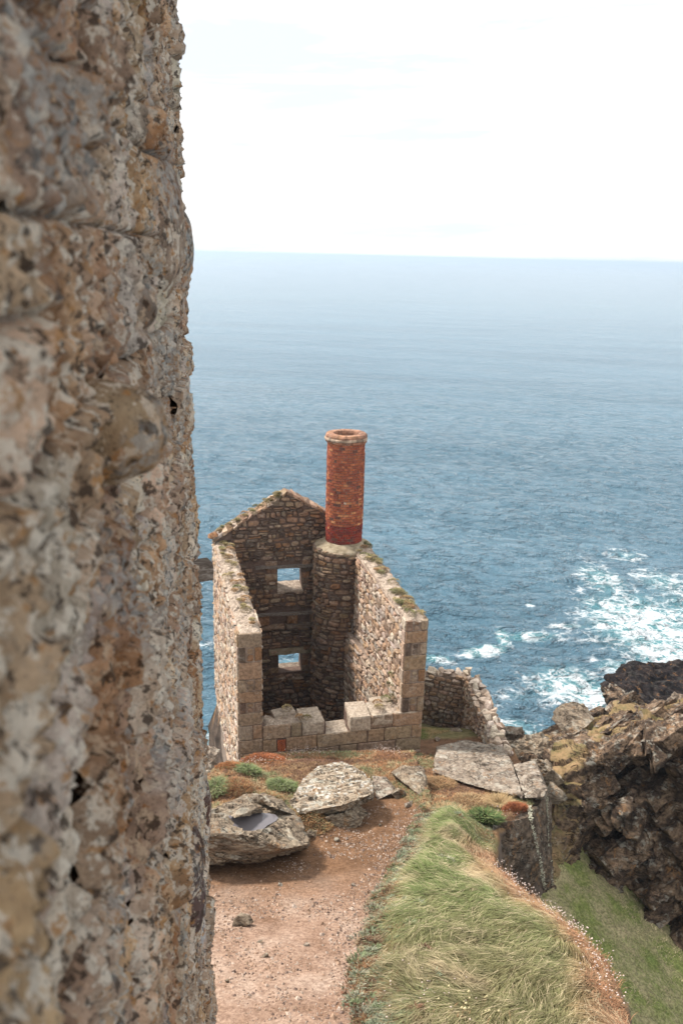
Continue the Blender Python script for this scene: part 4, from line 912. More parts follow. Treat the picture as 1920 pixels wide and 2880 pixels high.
# ------------------------------------------------------------------ ruined low wall beside the house
lw = thing('ruined_low_wall', 'crumbling low rubble wall enclosing the grassy yard right of the engine house', 'wall', H(8.8, 8, -7.5))
ms2 = Masonry(); rg = np.random.default_rng(21)
pa, pb, pc_, pd_ = atD(1185, 1990, 37.2), atD(1300, 2003, 36.4), atD(1352, 2075, 32.4), atD(1392, 2150, 29.4)
path_ = [(pa, atD(1190, 1895, 37.2)), (pb, atD(1285, 1900, 36.4)), ((pb + pc_) / 2, atD(1318, 1950, 34.4)), (pc_, atD(1345, 2012, 32.4)), (pd_, atD(1395, 2118, 29.4))]
topz = [p[1][2] for p in path_]; bases = [np.array([p[0][0], p[0][1], p[0][2]]) for p in path_]
for i in range(4):
    a, b = bases[i], bases[i + 1]; d = b - a; d[2] = 0; Ln = np.linalg.norm(d); e = d / Ln; nrm = np.array([e[1], -e[0], 0])
    if nrm @ (-a) < 0: nrm = -nrm
    zb = min(a[2], b[2]) - 1.7
    f = lambda A, a=a, e=e, nrm=nrm, zb=zb, i=i, Ln=Ln: a * np.array([1, 1, 0]) + A[:, :1] * e - A[:, 1:2] * nrm + np.array([0, 0, 1.]) * (zb + A[:, 2:3] * (topz[i] * (1 - A[:, :1] / Ln) + topz[i + 1] * A[:, :1] / Ln - zb))
    V, F_ = roughbox((-.05, .04, 0), (Ln + .1, .62, .97), .3, .02, 40 + i, frame=f); obj('wall_core', V, F_, MAT['mortar'], lw)
    rubble(ms2, a * np.array([1, 1, 0]), e, EZ, nrm, 0, Ln, zb, max(topz[i], topz[i + 1]), rg, PAL_OUT, .14, .3, .2, .5, .09, lambda u, z, hw, hh, i=i, Ln=Ln: z + hh < topz[i] * (1 - u / Ln) + topz[i + 1] * u / Ln + .02)
    rubble(ms2, a * np.array([1, 1, 0]) - nrm * .66, e, EZ, -nrm, 0, Ln, zb, max(topz[i], topz[i + 1]), rg, PAL_OUT, .16, .32, .25, .55, .07, lambda u, z, hw, hh, i=i, Ln=Ln: z + hh < topz[i] * (1 - u / Ln) + topz[i + 1] * u / Ln + .02)
    u = 0
    while u < Ln:
        st = rg.uniform(.3, .6)
        for off in ((.0, .34), (.36, .68)) if rg.random() < .75 else ((.0, .66),):
            tz = topz[i] * (1 - u / Ln) + topz[i + 1] * u / Ln
            c = a * np.array([1, 1, 0]) + e * (u + st / 2) - nrm * ((off[0] + off[1]) / 2) + EZ * (tz + rg.uniform(-.03, .10))
            pts = c + (rg.uniform(-1, 1, (12, 1)) * e * st * .52 + rg.uniform(-1, 1, (12, 1)) * nrm * (off[1] - off[0]) * .55 + rg.uniform(-1, 1, (12, 1)) * EZ * .15)
            V, N_, F2 = hullmesh(pts, .15); V = V + N_ * (.03 * fbm(V, 4, 3, int(u * 10)))[:, None]
            obj('capping_stone', V, F2, MAT['stone'], lw, tint=pick([(.60, .52, .43), (.55, .45, .36), (.50, .42, .34)], rg))
        u += st
place_masonry(ms2, lw, MAT['stone'], 220, 'stone', 'rubble_stones', hv)
for i, (x, y, r_, up, lb) in enumerate(((1226, 2012, .28, .05, 'brown stone sunk in the grass of the yard, nearer the house'), (1283, 2055, .3, .05, 'reddish stone in the yard grass at the foot of the low wall'), (1228, 2078, .16, .05, 'small white stone on the bare red soil right of the house'), (1300, 2092, .3, .1, 'flat stone at the corner between yard and pale slab'))):
    c = onplane(x, y, up); rockobj('yard_stone', blob(c, (r_ * 1.2, r_, r_ * .5), 12, 140 + i), MAT['slab'] if i > 1 else MAT['boulder'], lb, 'stone', .06, .04, .2, 150 + i)

# ------------------------------------------------------------------ the near wall
ct, cb = atD(497, 0, 8.), atD(606, 2880, 8.)
def wc(z):                      # far corner of the wall at height z (it batters outwards towards the foot)
    t = (z - ct[2]) / (cb[2] - ct[2]); t = np.asarray(t)
    return np.stack([ct[0] + (cb[0] - ct[0]) * (t + .10 * t * (t - 1)), 8. + 0 * t, z + 0 * t], -1)
nd = np.array([-.50, 1.2, 0]) - wc(0.) * np.array([1, 1, 0]); nd[2] = 0; NLEN = np.linalg.norm(nd); ES = nd / NLEN
NW = np.array([-ES[1], ES[0], 0]); NW = NW if NW[0] > 0 else -NW
wall = thing('near_wall', 'tall rough granite rubble wall rising close at the left edge, blurred', 'wall', tuple(wc(-11.) - NW * .3))
def wprof(s_, z):            # the dressed corner stands back behind a ragged upright joint; broad hollows and swellings elsewhere
    Z0 = np.stack([z * 0, z * 0, z], 1); e = s_ + .22 * fbm(Z0, 1.1, 3, 72); Q = np.stack([s_, s_ * 0, z], 1)
    g = np.exp(-((e - 1.25) / .10) ** 2) * sstep(-.35, .15, fbm(Z0, .6, 2, 73)) + .8 * np.exp(-((e - 2.5) / .13) ** 2) * sstep(-.1, .3, fbm(Z0 + 5, .5, 2, 74))
    return -.045 * sstep(1.42, 1.28, e) - .075 * g + .035 * fbm(Q, 1.6, 3, 75) * sstep(.3, 1.5, s_)
def wsurf(s_, z, h):
    s_ = np.asarray(s_, float); z = np.asarray(z, float); h = h + wprof(s_, z); return wc(z) + s_[:, None] * ES + h[:, None] * NW
rw = np.random.default_rng(33)
PAL_NEAR = [(.60, .46, .34), (.57, .47, .38), (.50, .36, .25), (.56, .38, .235), (.64, .55, .45), (.42, .30, .22), (.53, .46, .40)]
SEND = NLEN + .9
# mortar face, with its far end returning round the corner
ss = np.concatenate([[-.02], np.linspace(.0, SEND, 300)]); zz = np.linspace(-10.6, 4.2, 520)
S_, Z_ = np.meshgrid(ss, zz, indexing='ij'); S_, Z_ = S_.ravel(), Z_.ravel(); Q = np.stack([S_, S_ * 0, Z_], 1)
hgt = .016 * fbm(Q, 5, 5, 61, .6) + .026 * fbm(Q, 24, 3, 66) - .014
back = np.repeat(np.arange(len(ss)) == 0, len(zz)); hgt = np.where(back, -.8, hgt)
obj('wall_core', wsurf(S_, Z_, hgt), gridfaces(len(ss), len(zz))[:, ::-1], MAT['nearmortar'], wall, smooth=True)
nst = 0; restN = MB(); cand = []
z = -10.6
while z < 4.2:
    h_ = rw.uniform(.16, .42); s_ = -.02
    while s_ < SEND:
        w_ = rw.uniform(.22, .62) * (1.25 if s_ < 1.2 else 1.); cand.append((s_, min(s_ + w_, SEND), z, z + h_)); s_ += w_
    z += h_
for (a, b, z0, z1) in cand:
    sm, zm = (a + b) / 2, (z0 + z1) / 2; c = wsurf(np.array([sm]), np.array([zm]), np.array([0.]))[0]; D = max(.4, c[1]); px, py = proj(c)
    inv = (c @ fwd) > .2 and -150 < px < 700 and -180 < py < 3060
    res = max(.0085, .0036 * D) if inv else .12
    sub = [(a, b, z0, z1)]
    if (z1 - z0) > .27 and rw.random() < .35: zc = z0 + (z1 - z0) * rw.uniform(.4, .6); sub = [(a, b, z0, zc), (a, b, zc, z1)]
    for (a1, b1, y0, y1) in sub:
        w_, hh = b1 - a1, y1 - y0; nx, ny = max(4, int(w_ / res)), max(4, int(hh / res))
        U, Vv = np.meshgrid(np.linspace(0, 1, nx), np.linspace(0, 1, ny), indexing='ij'); U, Vv = U.ravel(), Vv.ravel()
        Sx, Zx = a1 + U * w_, y0 + Vv * hh; Q = np.stack([Sx, Sx * 0 + .01 * nst, Zx], 1)
        ed = np.minimum(np.minimum(U, 1 - U) * w_, np.minimum(Vv, 1 - Vv) * hh)
        ed = np.where(a1 < .0, np.minimum(np.minimum(Vv, 1 - Vv) * hh, (1 - U) * w_), ed) + .018 * fbm(Q, 9, 3, 62)
        prot = rw.uniform(.0, .03) + (rw.uniform(.025, .06) if rw.random() < .22 else 0); prot = prot * .35 if a1 < .25 else prot; deep_ = .026 if rw.random() < .75 else .045
        tlt = rw.uniform(-.05, .05, 2)
        rdg = 1 - np.abs(fbm(Q, 11, 3, 64))
        wq_ = Q + .02 * np.stack([vnoise(Q * 14, 5), vnoise(Q * 14 + 7, 6), vnoise(Q * 14 + 3, 7)], 1)
        lump = (.55 - cellF1(wq_ / .11 + 5, 70)) * .040 + (.55 - cellF1(wq_ / .05, 68)) * .030 + (.55 - cellF1(wq_ / .026 + 3, 69)) * .014 if inv else 0
        hx = -deep_ + lump * sstep(0, .02, ed) + (prot + deep_) * np.sqrt(np.clip(ed / (.015 + .07 * min(w_, hh) * rw.random()), 0, 1)) + tlt[0] * (U - .5) * w_ + tlt[1] * (Vv - .5) * hh + (.016 * fbm(Q, 6, 4, 63, .62) + .024 * fbm(Q * np.array([.8, 1, 1]), 27, 3, 67, .6) + .016 * (rdg - .7) - .030 * sstep(.18, .45, fbm(Q, 17, 3, 65))) * sstep(0, .03, ed)
        V = wsurf(Sx, Zx, hx); t = pick(PAL_NEAR, rw, .15); F_ = gridfaces(nx, ny)[:, ::-1]; nst += 1
        if a1 < 0:                       # corner stones return round the far end
            e = np.where(U == 0)[0]; V2 = V[e] - NW * .3; k0 = len(V); V = np.concatenate([V, V2])
            F_ = np.concatenate([F_, np.array([(e[i], e[i + 1], k0 + i + 1, k0 + i) for i in range(len(e) - 1)])])
        if inv and nst <= 100000 and res < .1:
            cand2 = (abs((proj(V[:1])[0] - proj(V[-1:])[0])[0]) * abs((proj(V[:1])[1] - proj(V[-1:])[1])[0]))
            restN.V.append((cand2, V, F_, t))
        else: restN.T.append((V, F_, t))
restN.V.sort(key=lambda q: -q[0])
far = restN.V[299:] ; coarse = [(0, *q) for q in restN.T]
for (_, V, F_, t) in restN.V[:299]: obj('stone', V, F_, MAT['near'], wall, smooth=True, tint=t)
k0 = 0; Vs, Fs, Ts = [], [], []
for (_, V, F_, t) in far + coarse: Vs.append(V); Fs.append(F_ + k0); Ts.append(np.tile(t, (len(V), 1))); k0 += len(V)
obj('rubble_stones', np.concatenate(Vs), np.concatenate(Fs), MAT['near'], wall, smooth=True, tint=np.concatenate(Ts), kind='stuff')
def wall_at(px, py, up=0.):      # where the ray through a point meets the wall face
    d = ray(px, py); lo, hi = .6, 8.2
    for _ in range(40):
        m = (lo + hi) / 2; p = d * (m / d[1]); s_ = (8. - p[1]) / -ES[1]; x = wc(p[2])[0] + ES[0] * s_
        if p[0] > x: lo = m
        else: hi = m
    p = d * (lo / d[1]); return p + NW * wprof(np.array([(8. - p[1]) / -ES[1]]), np.array([p[2]]))[0]
def cobble(px, py, rs, rz, out, tint, s, label):
    c = wall_at(px, py); V, N_, F2 = hullmesh(blob((0, 0, 0), (1, 1, 1), 26, s), .13)
    V = V / np.linalg.norm(V, axis=1)[:, None] * (1 + .10 * fbm(V, 1.6, 3, s) + .03 * fbm(V, 7, 3, s))[:, None]
    W = c + V[:, :1] * ES * rs + V[:, 1:2] * NW * out + V[:, 2:3] * EZ * rz
    o = obj('cobble', W, F2, MAT['near'], wall, smooth=True, tint=tint); o['label'] = label
cobble(258, 1215, .14, .135, .19, (.38, .29, .19), 3, 'big rounded brown cobble bulging from the wall')
cobble(425, 640, .36, .34, .13, (.34, .26, .20), 5, 'smooth bulging brown boulder built into the wall near the skyline')
cobble(492, 690, .3, .25, .12, (.22, .22, .22), 6, 'dark rounded stone on the wall edge at the horizon')
cobble(365, 865, .10, .09, .10, (.36, .34, .32), 7, 'small grey cobble in the wall')
cobble(510, 2420, .22, .26, .13, (.12, .085, .08), 8, 'dark purple stone low in the wall')
cobble(518, 2530, .2, .24, .13, (.13, .09, .085), 9, 'second dark purple stone below the first')
cobble(562, 2262, .15, .3, .10, (.15, .09, .08), 10, 'dark stone on the wall edge beside the boulder')
cobble(558, 2615, .12, .16, .08, (.66, .66, .68), 11, 'white quartz chip in the wall edge')
# timber stub
c = wall_at(540, 1612); ax = NW * .96 + np.array([.0, .25, .05]); ax /= np.linalg.norm(ax); s1 = np.cross(ax, EZ); s1 /= np.linalg.norm(s1); s2 = np.cross(s1, ax)
A = []
for q in (-.25, .06, .17, .265):
    for (i, j) in ((-1, -1), (-.1, -1.06), (1, -1), (1.05, .1), (1, 1), (.1, .95), (-1, 1), (-1.04, 0)): A.append(c + ax * (q + .012 * random.uniform(-1, 1) * (q > .15)) + s1 * i * .085 + s2 * j * .082 * (1 - .1 * (q > .15)))
F_ = []
for k_ in range(3):
    for j in range(8): F_.append((k_ * 8 + j, k_ * 8 + (j + 1) % 8, k_ * 8 + 8 + (j + 1) % 8, k_ * 8 + 8 + j))
F_.append(tuple(range(24, 32)))
obj('timber_stub', np.array(A), orient(A, F_), MAT['wood'], wall)

# ------------------------------------------------------------------ vegetation
def blades(B, lean, ln, wd, droop=.5, rng=RNG):
    """ribbons bending over: B (n,3) roots, lean (n,3) horizontal unit vectors; returns verts, faces"""
    n = len(B); side = np.cross(lean, EZ) + rng.normal(0, .15, (n, 3)); side /= np.linalg.norm(side, axis=1)[:, None] + 1e-9
    P0 = B; P1 = B + ln[:, None] * (.42 * (1 - droop * .5)) * EZ + lean * (ln * .22)[:, None]
    P2_ = P1 + lean * (ln * .42)[:, None] + EZ * (ln * (.30 - .42 * droop))[:, None]
    hw = (wd / 2)[:, None] * side
    V = np.stack([P0 - hw, P0 + hw, P1 - hw * .8, P1 + hw * .8, P2_], 1).reshape(-1, 3)
    o_ = np.arange(n)[:, None] * 5
    F4 = np.concatenate([o_ + np.array([0, 1, 3, 2])], 0); F3 = o_ + np.array([2, 3, 4])
    T1 = np.concatenate([o_ + np.array([0, 1, 3]), o_ + np.array([0, 3, 2]), F3], 0)
    return V, T1
def in_poly(poly, n, rng, m=0.):
    poly = np.asarray(poly); lo, hi = poly.min(0), poly.max(0); out_ = []
    while sum(len(a) for a in out_) < n:
        P = rng.uniform(lo, hi, (n, 2)); out_.append(P[poly_sd(P, poly) > m])
    return np.concatenate(out_)[:n]
def gz3(P): return np.concatenate([P, gz(P)[:, None]], 1)
# the long combed grass on the bank
rg = np.random.default_rng(77)
P = in_poly(BANK, 70000, rg, .02); B = gz3(P); keepm = B[:, 2] > plane_z(B[:, 1]) - .25; B = B[keepm]; P = P[keepm]
Q = np.stack([P[:, 0], P[:, 1], P[:, 0] * 0], 1)
ang = math.pi * 1.06 + 1.5 * fbm(Q, .6, 3, 81) + 1.1 * fbm(Q, 2.6, 2, 80) + rg.normal(0, .38, len(P)); lean = np.stack([np.cos(ang), np.sin(ang), 0 * ang], 1)
dE = poly_sd(P, BANK); dR = line_d(P, EDGE_R)
leftside = sstep(.9, .2, dE) * (dR > 1.2)
ln = .46 * rg.uniform(.6, 1.25, len(P)) * (1 - .6 * leftside); wd = rg.uniform(.005, .012, len(P))
mixn = sstep(-.25, .35, fbm(Q * np.array([.7, 1.3, 1]), .7, 3, 82) + .45 * fbm(Q, 4, 3, 83) - .16) 
green = np.array([(.15, .18, .065)]); straw = np.array([(.52, .41, .245)]); brown = np.array([(.22, .115, .055)]); gg = np.array([(.19, .21, .13)])
T = green * (1 - mixn[:, None]) * rg.uniform(.7, 1.5, (len(P), 1)) + straw * mixn[:, None] * rg.uniform(.6, 1.15, (len(P), 1))
lowd = sstep(15.5, 12.2, P[:, 1] + 1.2 * fbm(Q, .7, 3, 91))[:, None]; T = T * (1 - .5 * lowd) + .5 * lowd * np.array([(.25, .185, .11)]) * rg.uniform(.5, 1.4, (len(P), 1))
br = sstep(1.25, .35, dR + .25 * fbm(Q, 1.2, 3, 84)) * .85
T = T * (1 - br[:, None]) + br[:, None] * (np.array([(.43, .225, .13)]) * rg.uniform(.6, 1.3, (len(P), 1)))
lf = leftside * (rg.random(len(P)) < .8)
T = T * (1 - lf[:, None]) + lf[:, None] * np.where((rg.random((len(P), 1)) < .4 + .5 * fbm(Q, 1.5, 2, 85)[:, None]), gg, brown) * rg.uniform(.6, 1.4, (len(P), 1))
st_ = rg.random(len(P)) < .06; ln = np.where(st_, ln * 1.7, ln); wd = np.where(st_, wd * .6, wd); T = np.where(st_[:, None], np.array([(.60, .48, .30)]) * rg.uniform(.7, 1.1, (len(P), 1)), T)
V, F_ = blades(B, lean, ln, wd, .72, rg)
obj('long_grass', V, F_, MAT['plant'], tint=np.repeat(T, 5, 0), kind='stuff')
# dry heath and short growth round the boulders and the house front
P = in_poly(HEATHL, 30000, rg); B = gz3(P); Q = np.stack([P[:, 0], P[:, 1], P[:, 0] * 0], 1)
ang = rg.uniform(0, 2 * math.pi, len(P)); lean = np.stack([np.cos(ang), np.sin(ang), 0 * ang], 1)
f1 = fbm(Q, .9, 3, 86) + .5 * fbm(Q, 4, 2, 87)
T = np.where(f1[:, None] > .16, np.array([(.19, .20, .10)]), np.where(f1[:, None] > -.06, np.array([(.38, .28, .16)]), np.where(f1[:, None] > -.26, np.array([(.34, .17, .08)]), np.array([(.18, .10, .065)])))) * rg.uniform(.6, 1.35, (len(P), 1))
V, F_ = blades(B, lean, rg.uniform(.06, .17, len(P)), rg.uniform(.012, .025, len(P)), .4, rg)
obj('dry_heath', V, F_, MAT['plant'], tint=np.repeat(T, 5, 0), kind='stuff')
# yard grass
yard = np.array([H(7.2, 1.6, 0)[:2], H(9.6, 3.2, 0)[:2], H(9.3, 9.0, 0)[:2], H(7.3, 9.6, 0)[:2]])
P = in_poly(yard, 9000, rg); B = gz3(P); Q = np.stack([P[:, 0], P[:, 1], P[:, 0] * 0], 1); ang = rg.uniform(0, 7, len(P)); lean = np.stack([np.cos(ang), np.sin(ang), 0 * ang], 1)
m_ = sstep(-.2, .3, fbm(Q, .9, 3, 88))[:, None]; T = (np.array([(.15, .17, .045)]) * (1 - m_) + np.array([(.32, .23, .11)]) * m_) * rg.uniform(.6, 1.4, (len(P), 1))
V, F_ = blades(B, lean, rg.uniform(.05, .15, len(P)), rg.uniform(.012, .025, len(P)), .5, rg); obj('yard_grass', V, F_, MAT['plant'], tint=np.repeat(T, 5, 0), kind='stuff')
# inlet turf blades
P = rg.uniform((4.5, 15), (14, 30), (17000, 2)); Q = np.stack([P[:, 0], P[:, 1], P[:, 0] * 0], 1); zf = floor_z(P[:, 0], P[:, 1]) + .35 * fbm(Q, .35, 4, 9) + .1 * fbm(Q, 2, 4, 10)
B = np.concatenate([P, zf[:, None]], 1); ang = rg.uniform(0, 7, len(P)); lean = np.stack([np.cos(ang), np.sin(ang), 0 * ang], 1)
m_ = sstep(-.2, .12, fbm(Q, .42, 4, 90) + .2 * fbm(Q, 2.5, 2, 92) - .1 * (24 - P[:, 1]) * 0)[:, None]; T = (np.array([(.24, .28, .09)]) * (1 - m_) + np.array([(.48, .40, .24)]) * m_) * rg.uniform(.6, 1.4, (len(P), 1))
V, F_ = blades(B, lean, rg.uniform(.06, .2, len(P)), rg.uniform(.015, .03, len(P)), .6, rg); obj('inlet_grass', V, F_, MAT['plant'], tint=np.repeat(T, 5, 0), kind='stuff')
# grass tufts and cushions that stand out on their own
def tuft(name, px, py, up, r_, hgt, n, cols, label, cat, seed, width=(.012, .024), droop=.5, dome=.0):
    g = np.random.default_rng(seed); c = onplane(px, py, up); q = gz(c[:2])[0]; c = np.array([c[0], c[1], q])
    a = g.uniform(0, 2 * math.pi, n); rr_ = r_ * np.sqrt(g.random(n)); B = np.stack([c[0] + rr_ * np.cos(a), c[1] + rr_ * np.sin(a), 0 * a], 1)
    B[:, 2] = gz(B[:, :2]) - .02 + dome * np.sqrt(np.clip(1 - (rr_ / r_) ** 2, 0, 1)) * g.uniform(.5, 1, n)
    a2 = a + g.normal(0, .7, n); lean = np.stack([np.cos(a2), np.sin(a2), 0 * a], 1)
    V, F_ = blades(B, lean, hgt * g.uniform(.5, 1.2, n), g.uniform(*width, n), droop, g)
    T = np.array(cols)[g.integers(len(cols), size=n)] * g.uniform(.65, 1.35, (n, 1))
    return solo(name, V, F_, MAT['plant'], label, cat, tint=np.repeat(T, 5, 0))
GR = [(.12, .16, .05), (.17, .20, .09), (.20, .21, .11)]
tuft('grass_clump', 605, 2240, .3, .45, .3, 1300, GR + [(.24, .22, .12)], 'pale green wiry grass clump against the near wall edge', 'grass clump', 1, dome=.25)
tuft('grass_clump', 700, 2205, .3, .4, .26, 1000, GR, 'green grass clump behind the puddle boulder, left of the other', 'grass clump', 2, dome=.2)
tuft('grass_clump', 795, 2225, .3, .45, .28, 1200, GR, 'spiky green grass clump beside the white-lichened boulder', 'grass clump', 3, dome=.2)
tuft('leafy_plant', 1365, 2295, .3, .42, .38, 1100, [(.07, .115, .035), (.11, .145, .05), (.17, .18, .075)], 'bright green leafy plant at the head of the grass bank', 'plant', 4, (.02, .045), .25, .3)
tuft('rust_cushion', 1455, 2262, .35, .42, .16, 2600, [(.25, .085, .035), (.31, .115, .05), (.2, .06, .03)], 'round rust-red thrift cushion on the edge of the pale slab', 'plant', 5, (.012, .02), .3, .35)
tuft('straw_tuft', 1405, 2238, .35, .32, .5, 900, [(.44, .31, .16), (.36, .24, .12)], 'tall straw-coloured dry tuft beside the rust-red cushion', 'grass clump', 6, (.01, .018), .4)
tuft('brown_heath', 1450, 2300, .2, .5, .25, 1500, [(.2, .11, .06), (.28, .17, .09), (.13, .07, .045)], 'dark brown heath cushion hanging over the sheer block', 'plant', 7, (.012, .02), .6, .15)
tuft('straw_tuft', 1260, 2275, .2, .55, .4, 1500, [(.40, .27, .14), (.30, .18, .09), (.2, .2, .1)], 'wide dry straw tuft at the top of the grass bank', 'grass clump', 8)
tuft('rust_cushion', 740, 2150, .2, .8, .16, 2600, [(.33, .12, .045), (.27, .09, .04), (.2, .08, .045)], 'long orange-red heath cushion against the foot of the front wall', 'plant', 9, (.012, .022), .4, .25)
tuft('rust_cushion', 650, 2195, .3, .5, .14, 1500, [(.33, .13, .05), (.25, .13, .06)], 'orange-brown cushion between the left wall foot and the grass clumps', 'plant', 10, (.012, .022), .4, .2)
tuft('rust_cushion', 890, 2290, .3, .35, .16, 900, [(.33, .14, .055), (.28, .2, .09), (.14, .15, .06)], 'orange moss cushion at the left end under the white-lichened boulder', 'plant', 11, (.012, .022), .4, .2)
# ragged fringe of rosettes along the path side of the bank
g = np.random.default_rng(55); fl = PX([(1050, 2950), (1015, 2860), (1005, 2740), (1035, 2620), (1080, 2510), (1130, 2430), (1165, 2340), (1205, 2285)]); Vs, Fs, Ts, k0 = [], [], [], 0
for _ in range(330):
    t = g.random() * (len(fl) - 1); i_ = int(t); p = fl[i_] + (fl[i_ + 1] - fl[i_]) * (t - i_) + np.array([abs(g.normal(0, .45)) - .12, g.normal(0, .15)])
    r_ = g.uniform(.10, .26); n = 70; a = g.uniform(0, 7, n); q = r_ * np.sqrt(g.random(n)); B = np.stack([p[0] + q * np.cos(a), p[1] + q * np.sin(a)], 1); B = gz3(B); B[:, 2] += g.uniform(.04, .16) * np.sqrt(np.clip(1 - (q / r_) ** 2, 0, 1)) - .02
    V, F_ = blades(B, np.stack([np.cos(a), np.sin(a), 0 * a], 1), g.uniform(.06, .13, n), g.uniform(.012, .026, n), .35, g)
    base = np.array([(.21, .235, .15), (.17, .20, .10), (.22, .12, .06), (.15, .085, .05), (.27, .27, .19)][g.integers(5)])
    Vs.append(V); Fs.append(F_ + k0); Ts.append(np.repeat(base * g.uniform(.6, 1.4, (n, 1)), 5, 0)); k0 += len(V)
obj('bank_fringe', np.concatenate(Vs), np.concatenate(Fs), MAT['plant'], tint=np.concatenate(Ts), kind='stuff')
n = len(LICHEN); a = g.uniform(0, 7, n); V, F_ = blades(LICHEN, np.stack([np.cos(a), np.sin(a), 0 * a], 1), g.uniform(.05, .11, n), g.uniform(.02, .04, n), .7, g)
obj('lichen_fringe', V, F_, MAT['plant'], sb, tint=np.repeat(np.array([(.46, .44, .33)]) * g.uniform(.7, 1.2, (n, 1)), 5, 0), kind='stuff')
tuft('rust_cushion', 665, 2240, .3, .5, .14, 1800, [(.34, .16, .07), (.28, .2, .1), (.22, .1, .055)], 'orange mossy hummock just above the puddle boulder', 'plant', 21, (.012, .022), .4, .32)
tuft('rust_cushion', 760, 2255, .3, .4, .14, 1300, [(.30, .2, .1), (.34, .17, .08), (.2, .19, .1)], 'tan mossy hummock between the puddle boulder and the spiky grass', 'plant', 22, (.012, .022), .4, .25)
tuft('rust_cushion', 866, 2338, .0, .7, .15, 2600, [(.33, .19, .09), (.36, .26, .14), (.33, .15, .06), (.19, .18, .09)], 'tan and orange heath hummock bridging the puddle boulder and the white-lichened boulder', 'plant', 25, (.012, .022), .5, .04)
tuft('brown_heath', 1235, 2190, .2, .6, .2, 2200, [(.30, .17, .08), (.36, .25, .13), (.2, .11, .06)], 'brown dry heath below the left corner of the pale slab', 'plant', 23, (.012, .022), .5, .15)
tuft('brown_heath', 1330, 2240, .2, .6, .2, 2200, [(.32, .2, .1), (.4, .29, .16), (.22, .12, .06)], 'brown dry heath along the front edge of the pale slab', 'plant', 24, (.012, .022), .5, .15)
# thrift: white seed heads on brown stalks
ICO_V = np.array([(0, 0, 1), (1, 0, 0), (0, 1, 0), (-1, 0, 0), (0, -1, 0), (0, 0, -1)], float); ICO_F = [(0, 1, 2), (0, 2, 3), (0, 3, 4), (0, 4, 1), (5, 2, 1), (5, 3, 2), (5, 4, 3), (5, 1, 4)]
def thrift(px, py, up, rx, ry, n, label, seed, hgt=.3, head=.0165, col=(.66, .53, .46)):
    g = np.random.default_rng(seed); c = onplane(px, py, up); P = c[:2] + g.normal(0, 1, (n * 3, 2)) * np.array([rx, ry]); z = gz(P); ok_ = np.where(z > plane_z(P[:, 1]) - .15)[0][:n]; P = P[ok_]; z = z[ok_]; n = len(P)
    h2 = hgt; root = thing('thrift_clump', label, 'flowers', (c[0], c[1], float(z.mean())), 'thrift clumps gone to seed')
    B = np.concatenate([P, z[:, None]], 1); ang = g.uniform(0, 7, n); lean = np.stack([np.cos(ang), np.sin(ang), 0 * ang], 1); h_ = hgt * g.uniform(.6, 1.2, n)
    tip = B + EZ * h_[:, None] + lean * (h_ * .3)[:, None]; sd = np.cross(lean, EZ) * .005
    V = np.stack([B - sd, B + sd, tip], 1).reshape(-1, 3); m = n * 5; F1_ = np.arange(3 * n).reshape(n, 3)
    i_ = g.integers(n, size=m); Bx = B[i_] + g.normal(0, .07, (m, 3)) * np.array([1, 1, 0]); Bx[:, 2] = np.maximum(gz(Bx[:, :2]), Bx[:, 2] - .2) - .02; a2 = g.uniform(0, 7, m); Vx, Fx = blades(Bx, np.stack([np.cos(a2), np.sin(a2), 0 * a2], 1), hgt * g.uniform(.4, 1., m), g.uniform(.006, .013, m), .3, g)
    T_ = np.concatenate([np.tile((.33, .17, .09), (len(V), 1)), np.repeat(np.array([(.42, .22, .12)]) * g.uniform(.55, 1.3, (m, 1)), 5, 0)])
    obj('stalks', np.concatenate([V, Vx]), np.concatenate([F1_, Fx + len(V)]), MAT['plant'], root, tint=T_, kind='stuff')
    r_ = head * g.uniform(.7, 1.25, (n, 1, 1)); V = (tip[:, None, :] + ICO_V[None] * r_).reshape(-1, 3); F_ = (np.arange(n)[:, None, None] * 6 + np.array(ICO_F)[None]).reshape(-1, 3)
    T = np.repeat(np.array(col) * g.uniform(.7, 1.2, (n, 1)), 6, 0); obj('flower_heads', V, F_, MAT['plant'], root, smooth=True, tint=T, kind='stuff')
thrift(1465, 2440, .5, .30, .30, 60, 'thrift seed heads at the cliff edge beside the sheer dark block', 1)
thrift(1500, 2475, .5, .25, .25, 50, 'second thrift clump down the bank edge from the sheer block', 2)
thrift(1555, 2540, .5, .32, .28, 50, 'thrift clump on the bank edge, highest of the dense row', 3)
thrift(1640, 2600, .5, .32, .32, 90, 'densest white thrift clump on the bank edge above the green inlet', 4)
thrift(1690, 2680, .5, .25, .32, 65, 'thrift clump just below the densest one on the bank edge', 5)
thrift(1710, 2780, .5, .22, .3, 40, 'thin thrift clump low on the right bank edge', 6)
thrift(1400, 2270, .4, .3, .2, 26, 'few thrift heads beside the rust-red cushion', 7)
thrift(865, 2125, .4, .45, .2, 110, 'white thrift row at the middle foot of the front ashlar wall', 8)
thrift(1090, 2122, .4, .35, .18, 100, 'white thrift dome at the right foot of the front ashlar wall', 9)
thrift(730, 2150, .5, .6, .2, 80, 'scattered thrift heads at the left foot of the front wall', 10)
thrift(1130, 2800, .5, .8, .5, 45, 'sparse thrift heads scattered low on the grass bank', 11, .2)
thrift(1320, 2840, .5, .3, .2, 16, 'pale yellowish withered heads at the bottom of the bank', 12, .25, .03, (.58, .50, .28))
